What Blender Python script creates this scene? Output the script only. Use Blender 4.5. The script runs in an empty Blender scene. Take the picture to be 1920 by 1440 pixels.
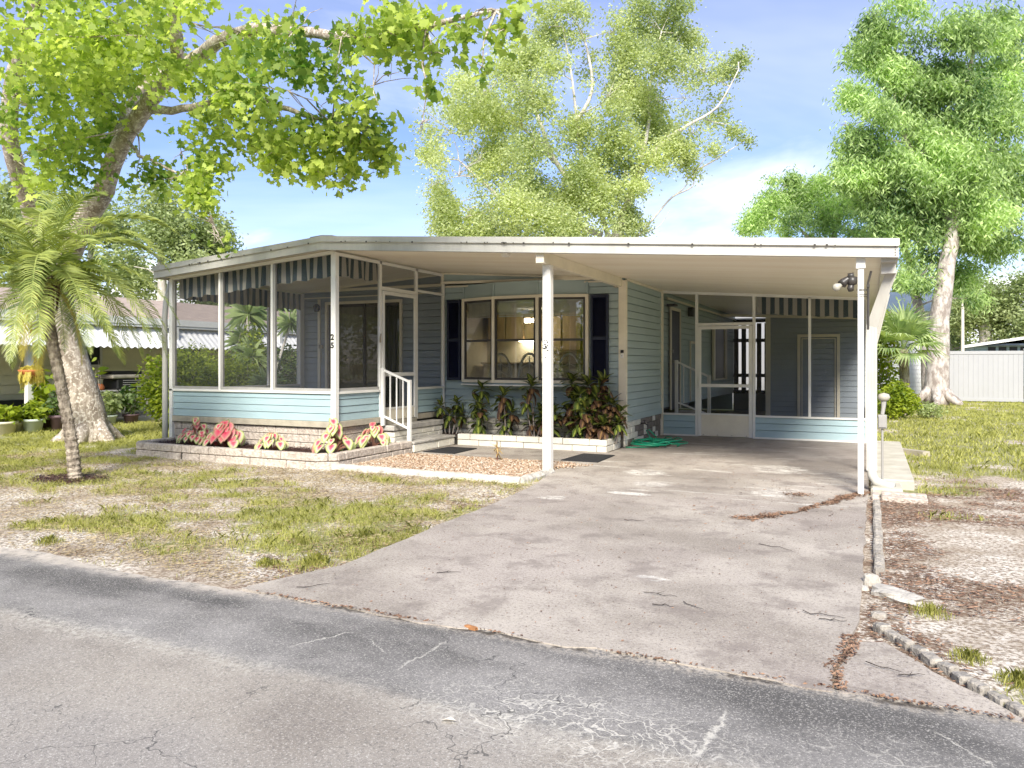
import bpy, math, random
import numpy as np
from mathutils import Vector, Matrix
PI = math.pi
R = random.Random(7)
NP = np.random.default_rng(11)
scene = bpy.context.scene
col = scene.collection

# ---------------------------------------------------------------- camera
TH = math.radians(25.1); CT, ST = math.cos(TH), math.sin(TH)
CAMZ = 1.4
cam_d = bpy.data.cameras.new('camera'); cam = bpy.data.objects.new('camera', cam_d); col.objects.link(cam)
cam.location = (0, 0, CAMZ); cam.rotation_euler = (PI/2, 0, TH)
cam_d.lens = 27.0; cam_d.sensor_width = 36.0; cam_d.shift_y = -0.0208
cam_d.clip_start = 0.05; cam_d.clip_end = 4000
scene.camera = cam

# ---------------------------------------------------------------- sky, sun, exposure
SUN_EL, SUN_AZ = math.radians(37), math.radians(160)      # azimuth measured clockwise from +Y
world = bpy.data.worlds.new('World'); scene.world = world; world.use_nodes = True
wn, wl = world.node_tree.nodes, world.node_tree.links; wn.clear()
wout = wn.new('ShaderNodeOutputWorld'); wbg = wn.new('ShaderNodeBackground'); wbg.inputs['Strength'].default_value = 0.08
sky = wn.new('ShaderNodeTexSky'); sky.sky_type = 'NISHITA'; sky.sun_disc = False
sky.sun_elevation = SUN_EL; sky.sun_rotation = SUN_AZ; sky.air_density = 1.0; sky.dust_density = 0.4; sky.ozone_density = 3.0
tc = wn.new('ShaderNodeTexCoord'); sp = wn.new('ShaderNodeSeparateXYZ'); wl.new(tc.outputs['Generated'], sp.inputs[0])
# project the sky direction on a flat cloud deck so clouds flatten to the horizon
mx = wn.new('ShaderNodeMath'); mx.operation = 'MAXIMUM'; mx.inputs[1].default_value = 0.0; wl.new(sp.outputs['Z'], mx.inputs[0])
ad = wn.new('ShaderNodeMath'); ad.operation = 'ADD'; ad.inputs[1].default_value = 0.16; wl.new(mx.outputs[0], ad.inputs[0])
dx = wn.new('ShaderNodeMath'); dx.operation = 'DIVIDE'; wl.new(sp.outputs['X'], dx.inputs[0]); wl.new(ad.outputs[0], dx.inputs[1])
dy = wn.new('ShaderNodeMath'); dy.operation = 'DIVIDE'; wl.new(sp.outputs['Y'], dy.inputs[0]); wl.new(ad.outputs[0], dy.inputs[1])
cb = wn.new('ShaderNodeCombineXYZ'); wl.new(dx.outputs[0], cb.inputs[0]); wl.new(dy.outputs[0], cb.inputs[1])
def wnoise(scale, detail, rough, dist, off):
    m = wn.new('ShaderNodeMapping'); m.inputs['Location'].default_value = (off, off*0.7, 0); wl.new(cb.outputs[0], m.inputs[0])
    n = wn.new('ShaderNodeTexNoise'); n.inputs['Scale'].default_value = scale; n.inputs['Detail'].default_value = detail
    n.inputs['Roughness'].default_value = rough; n.inputs['Distortion'].default_value = dist; wl.new(m.outputs[0], n.inputs['Vector']); return n
n1 = wnoise(0.62, 9, 0.55, 0.5, 3.1); n2 = wnoise(0.3, 6, 0.6, 0.9, 8.4)
r1 = wn.new('ShaderNodeMapRange'); r1.inputs[1].default_value = 0.52; r1.inputs[2].default_value = 0.74; r1.inputs[4].default_value = 0.62; r1.interpolation_type = 'SMOOTHSTEP'; wl.new(n1.outputs['Fac'], r1.inputs[0])
r2 = wn.new('ShaderNodeMapRange'); r2.inputs[1].default_value = 0.40; r2.inputs[2].default_value = 0.75; r2.inputs[4].default_value = 0.34; wl.new(n2.outputs['Fac'], r2.inputs[0])
# low cumulus bank over the horizon
n3 = wn.new('ShaderNodeTexNoise'); n3.inputs['Scale'].default_value = 5.5; n3.inputs['Detail'].default_value = 7; wl.new(tc.outputs['Generated'], n3.inputs['Vector'])
hz = wn.new('ShaderNodeMapRange'); hz.inputs[1].default_value = 0.03; hz.inputs[2].default_value = 0.20; hz.inputs[3].default_value = 0.19; hz.inputs[4].default_value = -0.22; wl.new(sp.outputs['Z'], hz.inputs[0])
ah = wn.new('ShaderNodeMath'); ah.operation = 'ADD'; wl.new(n3.outputs['Fac'], ah.inputs[0]); wl.new(hz.outputs[0], ah.inputs[1])
r3 = wn.new('ShaderNodeMapRange'); r3.inputs[1].default_value = 0.60; r3.inputs[2].default_value = 0.70; r3.interpolation_type = 'SMOOTHSTEP'; wl.new(ah.outputs[0], r3.inputs[0])
m1 = wn.new('ShaderNodeMath'); m1.operation = 'MAXIMUM'; wl.new(r1.outputs[0], m1.inputs[0]); wl.new(r2.outputs[0], m1.inputs[1])
m2 = wn.new('ShaderNodeMath'); m2.operation = 'MAXIMUM'; wl.new(m1.outputs[0], m2.inputs[0]); wl.new(r3.outputs[0], m2.inputs[1])
cm = wn.new('ShaderNodeMix'); cm.data_type = 'RGBA'; cm.inputs['B'].default_value = (9.0, 9.0, 9.2, 1)
tn = wn.new('ShaderNodeMix'); tn.data_type = 'RGBA'; tn.blend_type = 'MULTIPLY'; tn.inputs['Factor'].default_value = 1; tn.inputs['B'].default_value = (.93, .88, 1.08, 1); wl.new(sky.outputs[0], tn.inputs['A'])
wl.new(m2.outputs[0], cm.inputs['Factor']); wl.new(tn.outputs['Result'], cm.inputs['A'])
wl.new(cm.outputs['Result'], wbg.inputs['Color']); wl.new(wbg.outputs[0], wout.inputs[0])
sun_d = bpy.data.lights.new('sun', 'SUN'); sun_d.energy = 3.2; sun_d.angle = math.radians(18); sun_d.color = (1.0, 0.945, 0.85)
sun = bpy.data.objects.new('sun', sun_d); col.objects.link(sun)
sdir = Vector((math.sin(SUN_AZ)*math.cos(SUN_EL), math.cos(SUN_AZ)*math.cos(SUN_EL), math.sin(SUN_EL)))
sun.rotation_euler = sdir.to_track_quat('Z', 'Y').to_euler()
vs = scene.view_settings; vs.view_transform = 'Standard'; vs.look = 'None'; vs.exposure = 1.35; vs.gamma = 1; vs.use_curve_mapping = False

# ---------------------------------------------------------------- helpers
def W(px, py, d):
    xc = (px-960)/1440*d
    return Vector((xc*CT-d*ST, xc*ST+d*CT, CAMZ-(py-680)/1440*d))
def tag(o, label=None, cat=None, group=None, kind=None):
    if label: o['label'] = label
    if cat: o['category'] = cat
    if group: o['group'] = group
    if kind: o['kind'] = kind
    return o
def empty(name, loc, label, cat, group=None, rz=0):
    o = bpy.data.objects.new(name, None); col.objects.link(o); o.location = loc; o.rotation_euler = (0, 0, rz); o.empty_display_size = .2
    return tag(o, label, cat, group)
def copy_tree(o, parent=None):
    c = o.copy(); col.objects.link(c); c.parent = parent
    for ch in [x for x in col.objects if x.parent == o]: copy_tree(ch, c)
    return c
def origin(p):
    v = Vector((0, 0, 0))
    while p is not None: v += p.location; p = p.parent
    return v
class MB:
    """collects geometry in world coordinates and links it as one mesh"""
    def __init__(s): s.v = []; s.f = []; s.a = []
    def add(s, vs_, fs, a=None):
        k = len(s.v); s.v += [tuple(x) for x in vs_]; s.f += [[i+k for i in f] for f in fs]
        s.a += (a if a is not None else [0.0]*len(vs_)); return s
    def box(s, x0, x1, y0, y1, z0, z1, bev=0.0):
        if x0 > x1: x0, x1 = x1, x0
        if y0 > y1: y0, y1 = y1, y0
        b = bev
        if b <= 0:
            v = [(x0,y0,z0),(x1,y0,z0),(x1,y1,z0),(x0,y1,z0),(x0,y0,z1),(x1,y0,z1),(x1,y1,z1),(x0,y1,z1)]
            return s.add(v, [(0,3,2,1),(4,5,6,7),(0,1,5,4),(1,2,6,5),(2,3,7,6),(3,0,4,7)])
        def ring(i, z): return [(x0+i,y0+b,z),(x0+b,y0+i,z),(x1-b,y0+i,z),(x1-i,y0+b,z),(x1-i,y1-b,z),(x1-b,y1-i,z),(x0+b,y1-i,z),(x0+i,y1-b,z)]
        v = ring(b, z0)+ring(0, z0+b)+ring(0, z1-b)+ring(b, z1)
        f = [tuple(range(7,-1,-1)), tuple(range(24,32))]
        for r in range(3):
            for i in range(8):
                j = (i+1) % 8; f.append((r*8+i, r*8+j, r*8+8+j, r*8+8+i))
        return s.add(v, f)
    def bar(s, p, q, w, h, up=(0,0,1)):
        p, q = Vector(p), Vector(q); d = (q-p).normalized(); u = Vector(up)
        if abs(d.dot(u)) > .98: u = Vector((0,1,0))
        a = d.cross(u).normalized()*w/2; b = a.cross(d).normalized()*h/2
        v = [p-a-b, p+a-b, p+a+b, p-a+b, q-a-b, q+a-b, q+a+b, q-a+b]
        return s.add(v, [(0,3,2,1),(4,5,6,7),(0,1,5,4),(1,2,6,5),(2,3,7,6),(3,0,4,7)])
    def tube(s, pts, rad, n=8, cap=True):
        pts = [Vector(p) for p in pts]; m = len(pts)
        if not isinstance(rad, (list, tuple)): rad = [rad]*m
        v = []; f = []; pa = None
        for i, p in enumerate(pts):
            d = (pts[min(i+1, m-1)]-pts[max(i-1, 0)])
            d = d.normalized() if d.length > 1e-9 else Vector((0,0,1))
            if pa is None:
                u = Vector((0,0,1)) if abs(d.z) < .9 else Vector((1,0,0)); a = d.cross(u).normalized()
            else:
                a = pa-d*pa.dot(d); a = a.normalized() if a.length > 1e-6 else d.orthogonal().normalized()
            pa = a; b = d.cross(a)
            for k in range(n):
                t = 2*PI*k/n; v.append(p+(a*math.cos(t)+b*math.sin(t))*rad[i])
        for i in range(m-1):
            for k in range(n):
                j = (k+1) % n; f.append((i*n+k, i*n+j, (i+1)*n+j, (i+1)*n+k))
        if cap: f += [tuple(range(n-1,-1,-1)), tuple((m-1)*n+k for k in range(n))]
        return s.add(v, f)
    def lathe(s, c, prof, n=20):
        v = []; f = []
        for r, z in prof:
            for k in range(n): t = 2*PI*k/n; v.append((c[0]+r*math.cos(t), c[1]+r*math.sin(t), c[2]+z))
        for i in range(len(prof)-1):
            for k in range(n): j = (k+1) % n; f.append((i*n+k, i*n+j, (i+1)*n+j, (i+1)*n+k))
        return s.add(v, f)
    def prism(s, poly, z0, z1):
        n = len(poly); v = [(x, y, z0) for x, y in poly]+[(x, y, z1) for x, y in poly]
        ar = sum(poly[i][0]*poly[(i+1) % n][1]-poly[(i+1) % n][0]*poly[i][1] for i in range(n))
        f = [tuple(range(n-1,-1,-1)), tuple(range(n, 2*n))]+[(i, (i+1) % n, n+(i+1) % n, n+i) for i in range(n)]
        if ar < 0: f = [tuple(reversed(x)) for x in f]
        return s.add(v, f)
    def build(s, name, mat, parent=None, smooth=False, label=None):
        o_ = origin(parent); me = bpy.data.meshes.new(name)
        me.from_pydata([(x-o_.x, y-o_.y, z-o_.z) for x, y, z in s.v], [], s.f)
        if any(s.a):
            at = me.attributes.new('rnd', 'FLOAT', 'POINT'); at.data.foreach_set('value', s.a)
        me.materials.append(mat)
        if smooth: me.polygons.foreach_set('use_smooth', [True]*len(me.polygons))
        me.update(); o = bpy.data.objects.new(name, me); col.objects.link(o); o.parent = parent
        if label: o['label'] = label
        return o
def npmesh(name, verts, nper, mat, parent=None, rnd=None, smooth=False, faces=None):
    """verts (N*k,3) world; every face has nper consecutive verts unless faces given (M,nper)"""
    o_ = origin(parent); verts = np.asarray(verts, dtype=np.float32)-np.array([o_.x, o_.y, o_.z], dtype=np.float32)
    me = bpy.data.meshes.new(name)
    idx = np.arange(len(verts), dtype=np.int32) if faces is None else np.asarray(faces, dtype=np.int32).ravel()
    nf = len(idx)//nper
    me.vertices.add(len(verts)); me.vertices.foreach_set('co', verts.ravel())
    me.loops.add(len(idx)); me.loops.foreach_set('vertex_index', idx)
    me.polygons.add(nf); me.polygons.foreach_set('loop_start', np.arange(0, nf*nper, nper, dtype=np.int32))
    me.polygons.foreach_set('loop_total', np.full(nf, nper, dtype=np.int32))
    if smooth: me.polygons.foreach_set('use_smooth', np.ones(nf, dtype=bool))
    if rnd is not None:
        at = me.attributes.new('rnd', 'FLOAT', 'POINT'); at.data.foreach_set('value', np.asarray(rnd, dtype=np.float32))
    me.update(calc_edges=True); me.validate(); me.materials.append(mat)
    o = bpy.data.objects.new(name, me); col.objects.link(o); o.parent = parent
    return o
def thing(mb, name, mat, label, cat, group=None, smooth=False):
    return tag(mb.build(name, mat, None, smooth), label, cat, group)
# lattice noise for placing things
_H = NP.random((256, 256))
def vnoise(x, y):
    x = np.asarray(x, float); y = np.asarray(y, float); xi = np.floor(x).astype(int); yi = np.floor(y).astype(int); fx = x-xi; fy = y-yi
    fx = fx*fx*(3-2*fx); fy = fy*fy*(3-2*fy); g = lambda a, b: _H[a & 255, b & 255]
    return (g(xi, yi)*(1-fx)+g(xi+1, yi)*fx)*(1-fy)+(g(xi, yi+1)*(1-fx)+g(xi+1, yi+1)*fx)*fy
def fbm(x, y, o=4):
    s = 0; a = .5; t = 0
    for i in range(o): s = s+a*vnoise(x*2**i+17.3*i, y*2**i+9.1*i); t += a; a *= .55
    return s/t

# ---------------------------------------------------------------- materials
def lin(r, g, b):
    f = lambda c: (c/12.92 if c <= .04045 else ((c+.055)/1.055)**2.4)
    return (f(r/255), f(g/255), f(b/255), 1)
def newmat(name):
    m = bpy.data.materials.new(name); m.use_nodes = True; n = m.node_tree.nodes; return m, n, m.node_tree.links, n['Principled BSDF']
def mat(name, c, rough=.6, var=.12, scale=6, bump=0.0, bscale=60, metal=0, c2=None, stretch=(1,1,1), spec=.5):
    """plain surface: base colour worn by two scales of noise, optional bump"""
    m, n, l, b = newmat(name); b.inputs['Roughness'].default_value = rough; b.inputs['Metallic'].default_value = metal; b.inputs['Specular IOR Level'].default_value = spec
    t = n.new('ShaderNodeTexCoord'); mp = n.new('ShaderNodeMapping'); mp.inputs['Scale'].default_value = stretch; l.new(t.outputs['Object'], mp.inputs[0])
    no = n.new('ShaderNodeTexNoise'); no.inputs['Scale'].default_value = scale; no.inputs['Detail'].default_value = 8; no.inputs['Roughness'].default_value = .62; l.new(mp.outputs[0], no.inputs['Vector'])
    mr = n.new('ShaderNodeMapRange'); mr.inputs[1].default_value = .3; mr.inputs[2].default_value = .7; l.new(no.outputs['Fac'], mr.inputs[0])
    mi = n.new('ShaderNodeMix'); mi.data_type = 'RGBA'; l.new(mr.outputs[0], mi.inputs['Factor'])
    c = tuple(c)[:3]; d = c2[:3] if c2 else tuple(x*(1+var) for x in c); a = c if c2 else tuple(x*(1-var) for x in c)
    mi.inputs['A'].default_value = (*a, 1); mi.inputs['B'].default_value = (*d, 1); l.new(mi.outputs['Result'], b.inputs['Base Color'])
    if bump:
        nb = n.new('ShaderNodeTexNoise'); nb.inputs['Scale'].default_value = bscale; nb.inputs['Detail'].default_value = 5; l.new(mp.outputs[0], nb.inputs['Vector'])
        bp = n.new('ShaderNodeBump'); bp.inputs['Strength'].default_value = bump; bp.inputs['Distance'].default_value = .02; l.new(nb.outputs['Fac'], bp.inputs['Height']); l.new(bp.outputs[0], b.inputs['Normal'])
    return m
def leafmat(name, ca, cb, trans=.45, tcol=None, clump=.5, rough=.5):
    m, n, l, b = newmat(name); b.inputs['Roughness'].default_value = rough; b.inputs['Specular IOR Level'].default_value = .3
    at = n.new('ShaderNodeAttribute'); at.attribute_name = 'rnd'
    t = n.new('ShaderNodeTexCoord'); no = n.new('ShaderNodeTexNoise'); no.inputs['Scale'].default_value = clump; no.inputs['Detail'].default_value = 3; l.new(t.outputs['Object'], no.inputs['Vector'])
    ma = n.new('ShaderNodeMath'); ma.operation = 'MULTIPLY_ADD'; ma.inputs[1].default_value = 2.2; ma.inputs[2].default_value = -.85; l.new(no.outputs['Fac'], ma.inputs[0])
    mb_ = n.new('ShaderNodeMath'); mb_.operation = 'MULTIPLY_ADD'; mb_.inputs[1].default_value = .75; l.new(at.outputs['Fac'], mb_.inputs[0]); l.new(ma.outputs[0], mb_.inputs[2]); mb_.use_clamp = True
    mi = n.new('ShaderNodeMix'); mi.data_type = 'RGBA'; mi.inputs['A'].default_value = (*ca, 1); mi.inputs['B'].default_value = (*cb, 1); l.new(mb_.outputs[0], mi.inputs['Factor'])
    l.new(mi.outputs['Result'], b.inputs['Base Color'])
    tr = n.new('ShaderNodeBsdfTranslucent'); mt = n.new('ShaderNodeMix'); mt.data_type = 'RGBA'; mt.blend_type = 'MULTIPLY'; mt.inputs['Factor'].default_value = 1; mt.inputs['B'].default_value = (*(tcol or (2.0, 2.1, .9)), 1)
    l.new(mi.outputs['Result'], mt.inputs['A']); l.new(mt.outputs['Result'], tr.inputs['Color'])
    ms = n.new('ShaderNodeMixShader'); ms.inputs[0].default_value = trans; l.new(b.outputs[0], ms.inputs[1]); l.new(tr.outputs[0], ms.inputs[2]); l.new(ms.outputs[0], n['Material Output'].inputs[0])
    return m
def sheer(name, c, alpha, rough=.7):
    m, n, l, b = newmat(name); b.inputs['Base Color'].default_value = (*c, 1); b.inputs['Roughness'].default_value = rough
    tr = n.new('ShaderNodeBsdfTransparent'); ms = n.new('ShaderNodeMixShader'); ms.inputs[0].default_value = alpha
    l.new(tr.outputs[0], ms.inputs[1]); l.new(b.outputs[0], ms.inputs[2]); l.new(ms.outputs[0], n['Material Output'].inputs[0]); return m
def glassmat(name, tint=(.75,.8,.78), refl=.08, wob=.0):
    m, n, l, b = newmat(name); n.remove(b)
    tr = n.new('ShaderNodeBsdfTransparent'); tr.inputs[0].default_value = (*tint, 1); gl = n.new('ShaderNodeBsdfGlossy'); gl.inputs['Roughness'].default_value = .0
    fr = n.new('ShaderNodeFresnel'); fr.inputs[0].default_value = 1.5; ad_ = n.new('ShaderNodeMath'); ad_.operation = 'ADD'; ad_.inputs[1].default_value = refl; ad_.use_clamp = True; l.new(fr.outputs[0], ad_.inputs[0])
    if wob:
        t = n.new('ShaderNodeTexCoord'); no = n.new('ShaderNodeTexNoise'); no.inputs['Scale'].default_value = 1.3; l.new(t.outputs['Object'], no.inputs['Vector'])
        bp = n.new('ShaderNodeBump'); bp.inputs['Strength'].default_value = wob; bp.inputs['Distance'].default_value = .03; l.new(no.outputs['Fac'], bp.inputs['Height']); l.new(bp.outputs[0], gl.inputs['Normal'])
    ms = n.new('ShaderNodeMixShader'); l.new(ad_.outputs[0], ms.inputs[0]); l.new(tr.outputs[0], ms.inputs[1]); l.new(gl.outputs[0], ms.inputs[2]); l.new(ms.outputs[0], n['Material Output'].inputs[0]); return m
def emis(name, c, s):
    m, n, l, b = newmat(name); b.inputs['Base Color'].default_value = (*c, 1); b.inputs['Emission Color'].default_value = (*c, 1); b.inputs['Emission Strength'].default_value = s; return m
M = {}
M['white'] = mat('white_painted_metal', (.74,.73,.68), .42, .07, 3, .05, 20)
M['fascia'] = mat('weathered_white_fascia', (.42,.405,.36), .5, .09, 2.6, .1, 9, stretch=(1.5,1,.5), c2=(.58,.565,.51))
M['cream'] = mat('cream_trim', (.74,.68,.54), .5, .08, 3)
M['blue'] = mat('pale_blue_siding', (.335,.455,.48), .55, .07, 2.5, .08, 30, stretch=(.6,.6,2))
M['sage'] = mat('grey_green_siding', (.36,.445,.44), .55, .07, 2.0, .08, 30, stretch=(.6,.6,2))
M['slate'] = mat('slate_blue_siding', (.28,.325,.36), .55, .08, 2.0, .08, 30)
M['navy'] = mat('navy_shutter_paint', (.009,.012,.035), .35, .1, 5)
M['black'] = mat('black_plastic', (.012,.012,.013), .4, .1, 8)
M['dark'] = mat('dark_aluminium', (.05,.045,.04), .4, .1, 8)
M['alum'] = mat('grey_aluminium', (.33,.32,.30), .4, .08, 8)
M['screen'] = sheer('insect_screen', (.06,.06,.065), .26)
M['glass'] = glassmat('window_glass', (.90,.92,.90), .09, .03)
M['dglass'] = glassmat('slider_glass', (.34,.38,.36), .03, .02)
M['block'] = mat('split_face_block', (.34,.285,.235), .9, .3, 22, 1., 45, c2=(.66,.58,.50))
M['wblock'] = mat('white_painted_block', (.74,.70,.60), .8, .1, 8, .5, 40)
M['bblock'] = mat('brown_grey_block', (.22,.19,.16), .85, .25, 10, .5, 40)
M['mortar'] = mat('dark_mortar', (.10,.09,.075), .95, .2, 10)
M['conc'] = mat('weathered_step_concrete', (.30,.28,.25), .9, .3, 8, .6, 60, c2=(.56,.53,.47))
M['wood'] = mat('weathered_wood', (.40,.36,.28), .8, .2, 6, .3, 40)
M['floor'] = mat('porch_floor', (.16,.15,.14), .8, .1, 5)
M['inner'] = mat('interior_wall_paint', (.50,.48,.40), .8, .06, 3)
M['rubber'] = mat('black_rubber_mat', (.02,.02,.022), .75, .3, 30, .4, 120)
# ================================================================ SETTING: ground, road, driveway
def inpoly(x, y, P):
    x = np.asarray(x); y = np.asarray(y); r = np.zeros(x.shape, bool); n = len(P); j = n-1
    for i in range(n):
        xi, yi = P[i]; xj, yj = P[j]
        c = ((yi > y) != (yj > y)) & (x < (xj-xi)*(y-yi)/((yj-yi) if yj != yi else 1e-9)+xi); r ^= c; j = i
    return r
DRIVE = [(-3.56,3.57),(-3.48,3.85),(-3.32,4.3),(-3.36,5.17),(-3.40,6.22),(-3.42,7.14),(-3.52,8.22),(-3.78,9.35),(-3.78,10.0),(-6.45,9.98),(-6.45,11.5),(-3.72,11.5),(-3.70,24.0),(-0.02,24.0),(-0.04,8.88),(-0.05,5.99),(-0.06,4.60),(-0.10,4.28),(-0.17,3.83),(-0.14,3.57)]
APRON = [(-0.12,3.57),(-0.145,3.83),(-0.07,4.24),(0.06,4.29),(0.25,3.98),(0.50,3.66),(0.56,3.57)]
GRAVEL = [(-6.42,8.28),(-3.70,8.28),(-3.84,9.3),(-3.62,9.75),(-3.72,10.0),(-6.42,9.98)]
BED1 = [(-10.3,8.25),(-6.62,8.25),(-6.62,10.2),(-7.1,10.2),(-7.1,9.06),(-10.3,9.06)]
BED2 = [(-6.4,11.6),(-3.85,11.6),(-3.85,12.27),(-6.4,12.27)]
NEIGH = [(-16.0,4.0),(-16.0,28.0),(-22,28),(-22,4)]
def grassiness(x, y):
    g = fbm(x*.55+3, y*.75+5, 4); f = fbm(x*2.1, y*2.6, 3)
    b = .5*g+.5*f
    base = np.where(x < -3.0, .0, .0)
    # left lawn: lush towards the neighbour, thin and sandy towards the street and driveway
    lush = np.clip((-x-8.5)/4.5, 0, 1)*.20 + np.clip((y-12)/6, 0, 1)*.14
    thin = np.clip((5.3-y)/1.5, 0, 1)*.12
    left = b+lush-thin
    for (cx, cy, r_) in ((-3.75, 4.25, .35), (-4.15, 4.55, .3), (-3.75, 5.0, .35), (-4.9, 4.45, .3), (-6.3, 4.55, .5), (-4.6, 5.4, .4)): left = left+.17*np.exp(-((x-cx)**2+(y-cy)**2)/r_**2)
    right = b+np.clip((y-9.5)/2.0, -1, 1)*.22-.02 + np.clip((x-.35)/.5, 0, 1)*np.clip((4.6-y)/.5, 0, 1)*.35
    v = np.where(x < -1.8, left, right)
    return np.clip((v-.45)*5.0, 0, 1)
def litter(x, y):
    l = fbm(x*.9+40, y*2.0+11, 4)*.6+fbm(x*3+1, y*7+3, 3)*.4
    near = np.where(x > -.1, np.clip(1-np.abs(x-.15)/.5, 0, 1)*.17+np.exp(-((y-8.6)/1.2)**2)*.16+np.exp(-((y-5.2)/.9)**2)*.08, 0)
    edge = np.where(x < -2.5, np.exp(-((x+3.7)/.45)**2)*.16, 0)
    return np.clip((l+near+edge-.615)*8, 0, 1)
def hidden(x, y):
    h = inpoly(x, y, DRIVE) | inpoly(x, y, APRON) | inpoly(x, y, GRAVEL) | inpoly(x, y, BED1) | inpoly(x, y, BED2)
    h |= (y < 3.62) & (y > -3.4); h |= (x > -10.45) & (x < -3.68) & (y > 9.0) & (y < 24.2)
    h |= (x > -10.45) & (x < -6.4) & (y > 8.05) & (y < 9.1)
    h |= (x < -15.95) & (x > -23) & (y > 3) & (y < 29)
    h |= (x > -3.7) & (x < .02) & (y > 14) & (y < 24.2)
    h |= (x > -.05) & (x < .46) & (y > 9.05) & (y < 14.4)
    return h
fx = np.concatenate([[-1500,-500,-200,-100,-60,-40,-30], np.arange(-24, 10, .16), [11,13,16,20,28,40,60,100,200,500,1500]])
fy = np.concatenate([[-1500,-500,-200,-80,-40,-20,-12,-8,-5,-3], np.arange(0, 3.2, .8), np.arange(3.2, 14, .14), np.arange(14, 36, .4), [38,42,50,60,80,120,200,500,1500,3000]])
gx, gy = np.meshgrid(fx, fy); gz = -0.020+0.014*(fbm(gx*2.3, gy*2.3, 3)-.5)
near_ = (np.abs(gx) < 26) & (np.abs(gy) < 40); gz = np.where(near_, gz, -.02)
V = np.stack([gx, gy, gz], -1).reshape(-1, 3); nx, ny = len(fx), len(fy)
ii, jj = np.meshgrid(np.arange(nx-1), np.arange(ny-1)); a = (jj*nx+ii).ravel()
F = np.stack([a, a+1, a+1+nx, a+nx], -1)
m, n, l, b = newmat('sandy_lawn_soil'); b.inputs['Roughness'].default_value = .95; b.inputs['Specular IOR Level'].default_value = .15
def attr(n, nm): q = n.new('ShaderNodeAttribute'); q.attribute_name = nm; return q.outputs['Fac']
def noise(n, l, scale, detail=6, rough=.6, stretch=(1,1,1), src='Object', dist=0):
    t = n.new('ShaderNodeTexCoord'); mp = n.new('ShaderNodeMapping'); mp.inputs['Scale'].default_value = stretch; l.new(t.outputs[src], mp.inputs[0])
    q = n.new('ShaderNodeTexNoise'); q.inputs['Scale'].default_value = scale; q.inputs['Detail'].default_value = detail; q.inputs['Roughness'].default_value = rough; q.inputs['Distortion'].default_value = dist
    l.new(mp.outputs[0], q.inputs['Vector']); return q.outputs['Fac']
def ramp(n, l, src, a, b_, lo=0., hi=1., smooth=True):
    q = n.new('ShaderNodeMapRange'); q.inputs[1].default_value = a; q.inputs[2].default_value = b_; q.inputs[3].default_value = lo; q.inputs[4].default_value = hi
    if smooth: q.interpolation_type = 'SMOOTHSTEP'
    l.new(src, q.inputs[0]); return q.outputs[0]
def mix(n, l, fac, A, B):
    q = n.new('ShaderNodeMix'); q.data_type = 'RGBA'
    for nm, v in (('A', A), ('B', B)):
        if isinstance(v, tuple): q.inputs[nm].default_value = (*v[:3], 1)
        else: l.new(v, q.inputs[nm])
    if isinstance(fac, (int, float)): q.inputs['Factor'].default_value = fac
    else: l.new(fac, q.inputs['Factor'])
    return q.outputs['Result']
def mul(n, l, a, b_, op='MULTIPLY'):
    q = n.new('ShaderNodeMath'); q.operation = op
    for i, v in enumerate((a, b_)):
        if isinstance(v, (int, float)): q.inputs[i].default_value = v
        else: l.new(v, q.inputs[i])
    return q.outputs[0]
def bump(n, l, b, h, s=.5, dist=.01):
    q = n.new('ShaderNodeBump'); q.inputs['Strength'].default_value = s; q.inputs['Distance'].default_value = dist; l.new(h, q.inputs['Height']); l.new(q.outputs[0], b.inputs['Normal'])
sand = mix(n, l, ramp(n, l, noise(n, l, 1.4, 7), .35, .65), (.46,.38,.29), (.86,.80,.70))
sand = mix(n, l, ramp(n, l, noise(n, l, 38, 5, .7), .42, .60), sand, (.27,.21,.15))
lit = ramp(n, l, mul(n, l, attr(n, 'litter'), ramp(n, l, noise(n, l, 26, 4, .75, (1,1.6,1)), .40, .58), 'MULTIPLY'), .15, .5)
c = mix(n, l, lit, sand, mix(n, l, noise(n, l, 60, 2), (.10,.065,.045), (.32,.22,.15)))
gr = ramp(n, l, mul(n, l, attr(n, 'grass'), ramp(n, l, noise(n, l, 22, 5, .7), .3, .62, .25, 1.)), .18, .75)
c = mix(n, l, gr, c, mix(n, l, noise(n, l, 30, 4, .7), (.14,.15,.05), (.38,.38,.15)))
l.new(c, b.inputs['Base Color']); bump(n, l, b, noise(n, l, 45, 6, .75), .8, .02)
ground = npmesh('ground', V, 4, m, faces=F, smooth=True); tag(ground, kind='structure')
for nm, fn in (('grass', grassiness), ('litter', litter)):
    at = ground.data.attributes.new(nm, 'FLOAT', 'POINT'); at.data.foreach_set('value', fn(V[:, 0], V[:, 1]).astype(np.float32))

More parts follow.
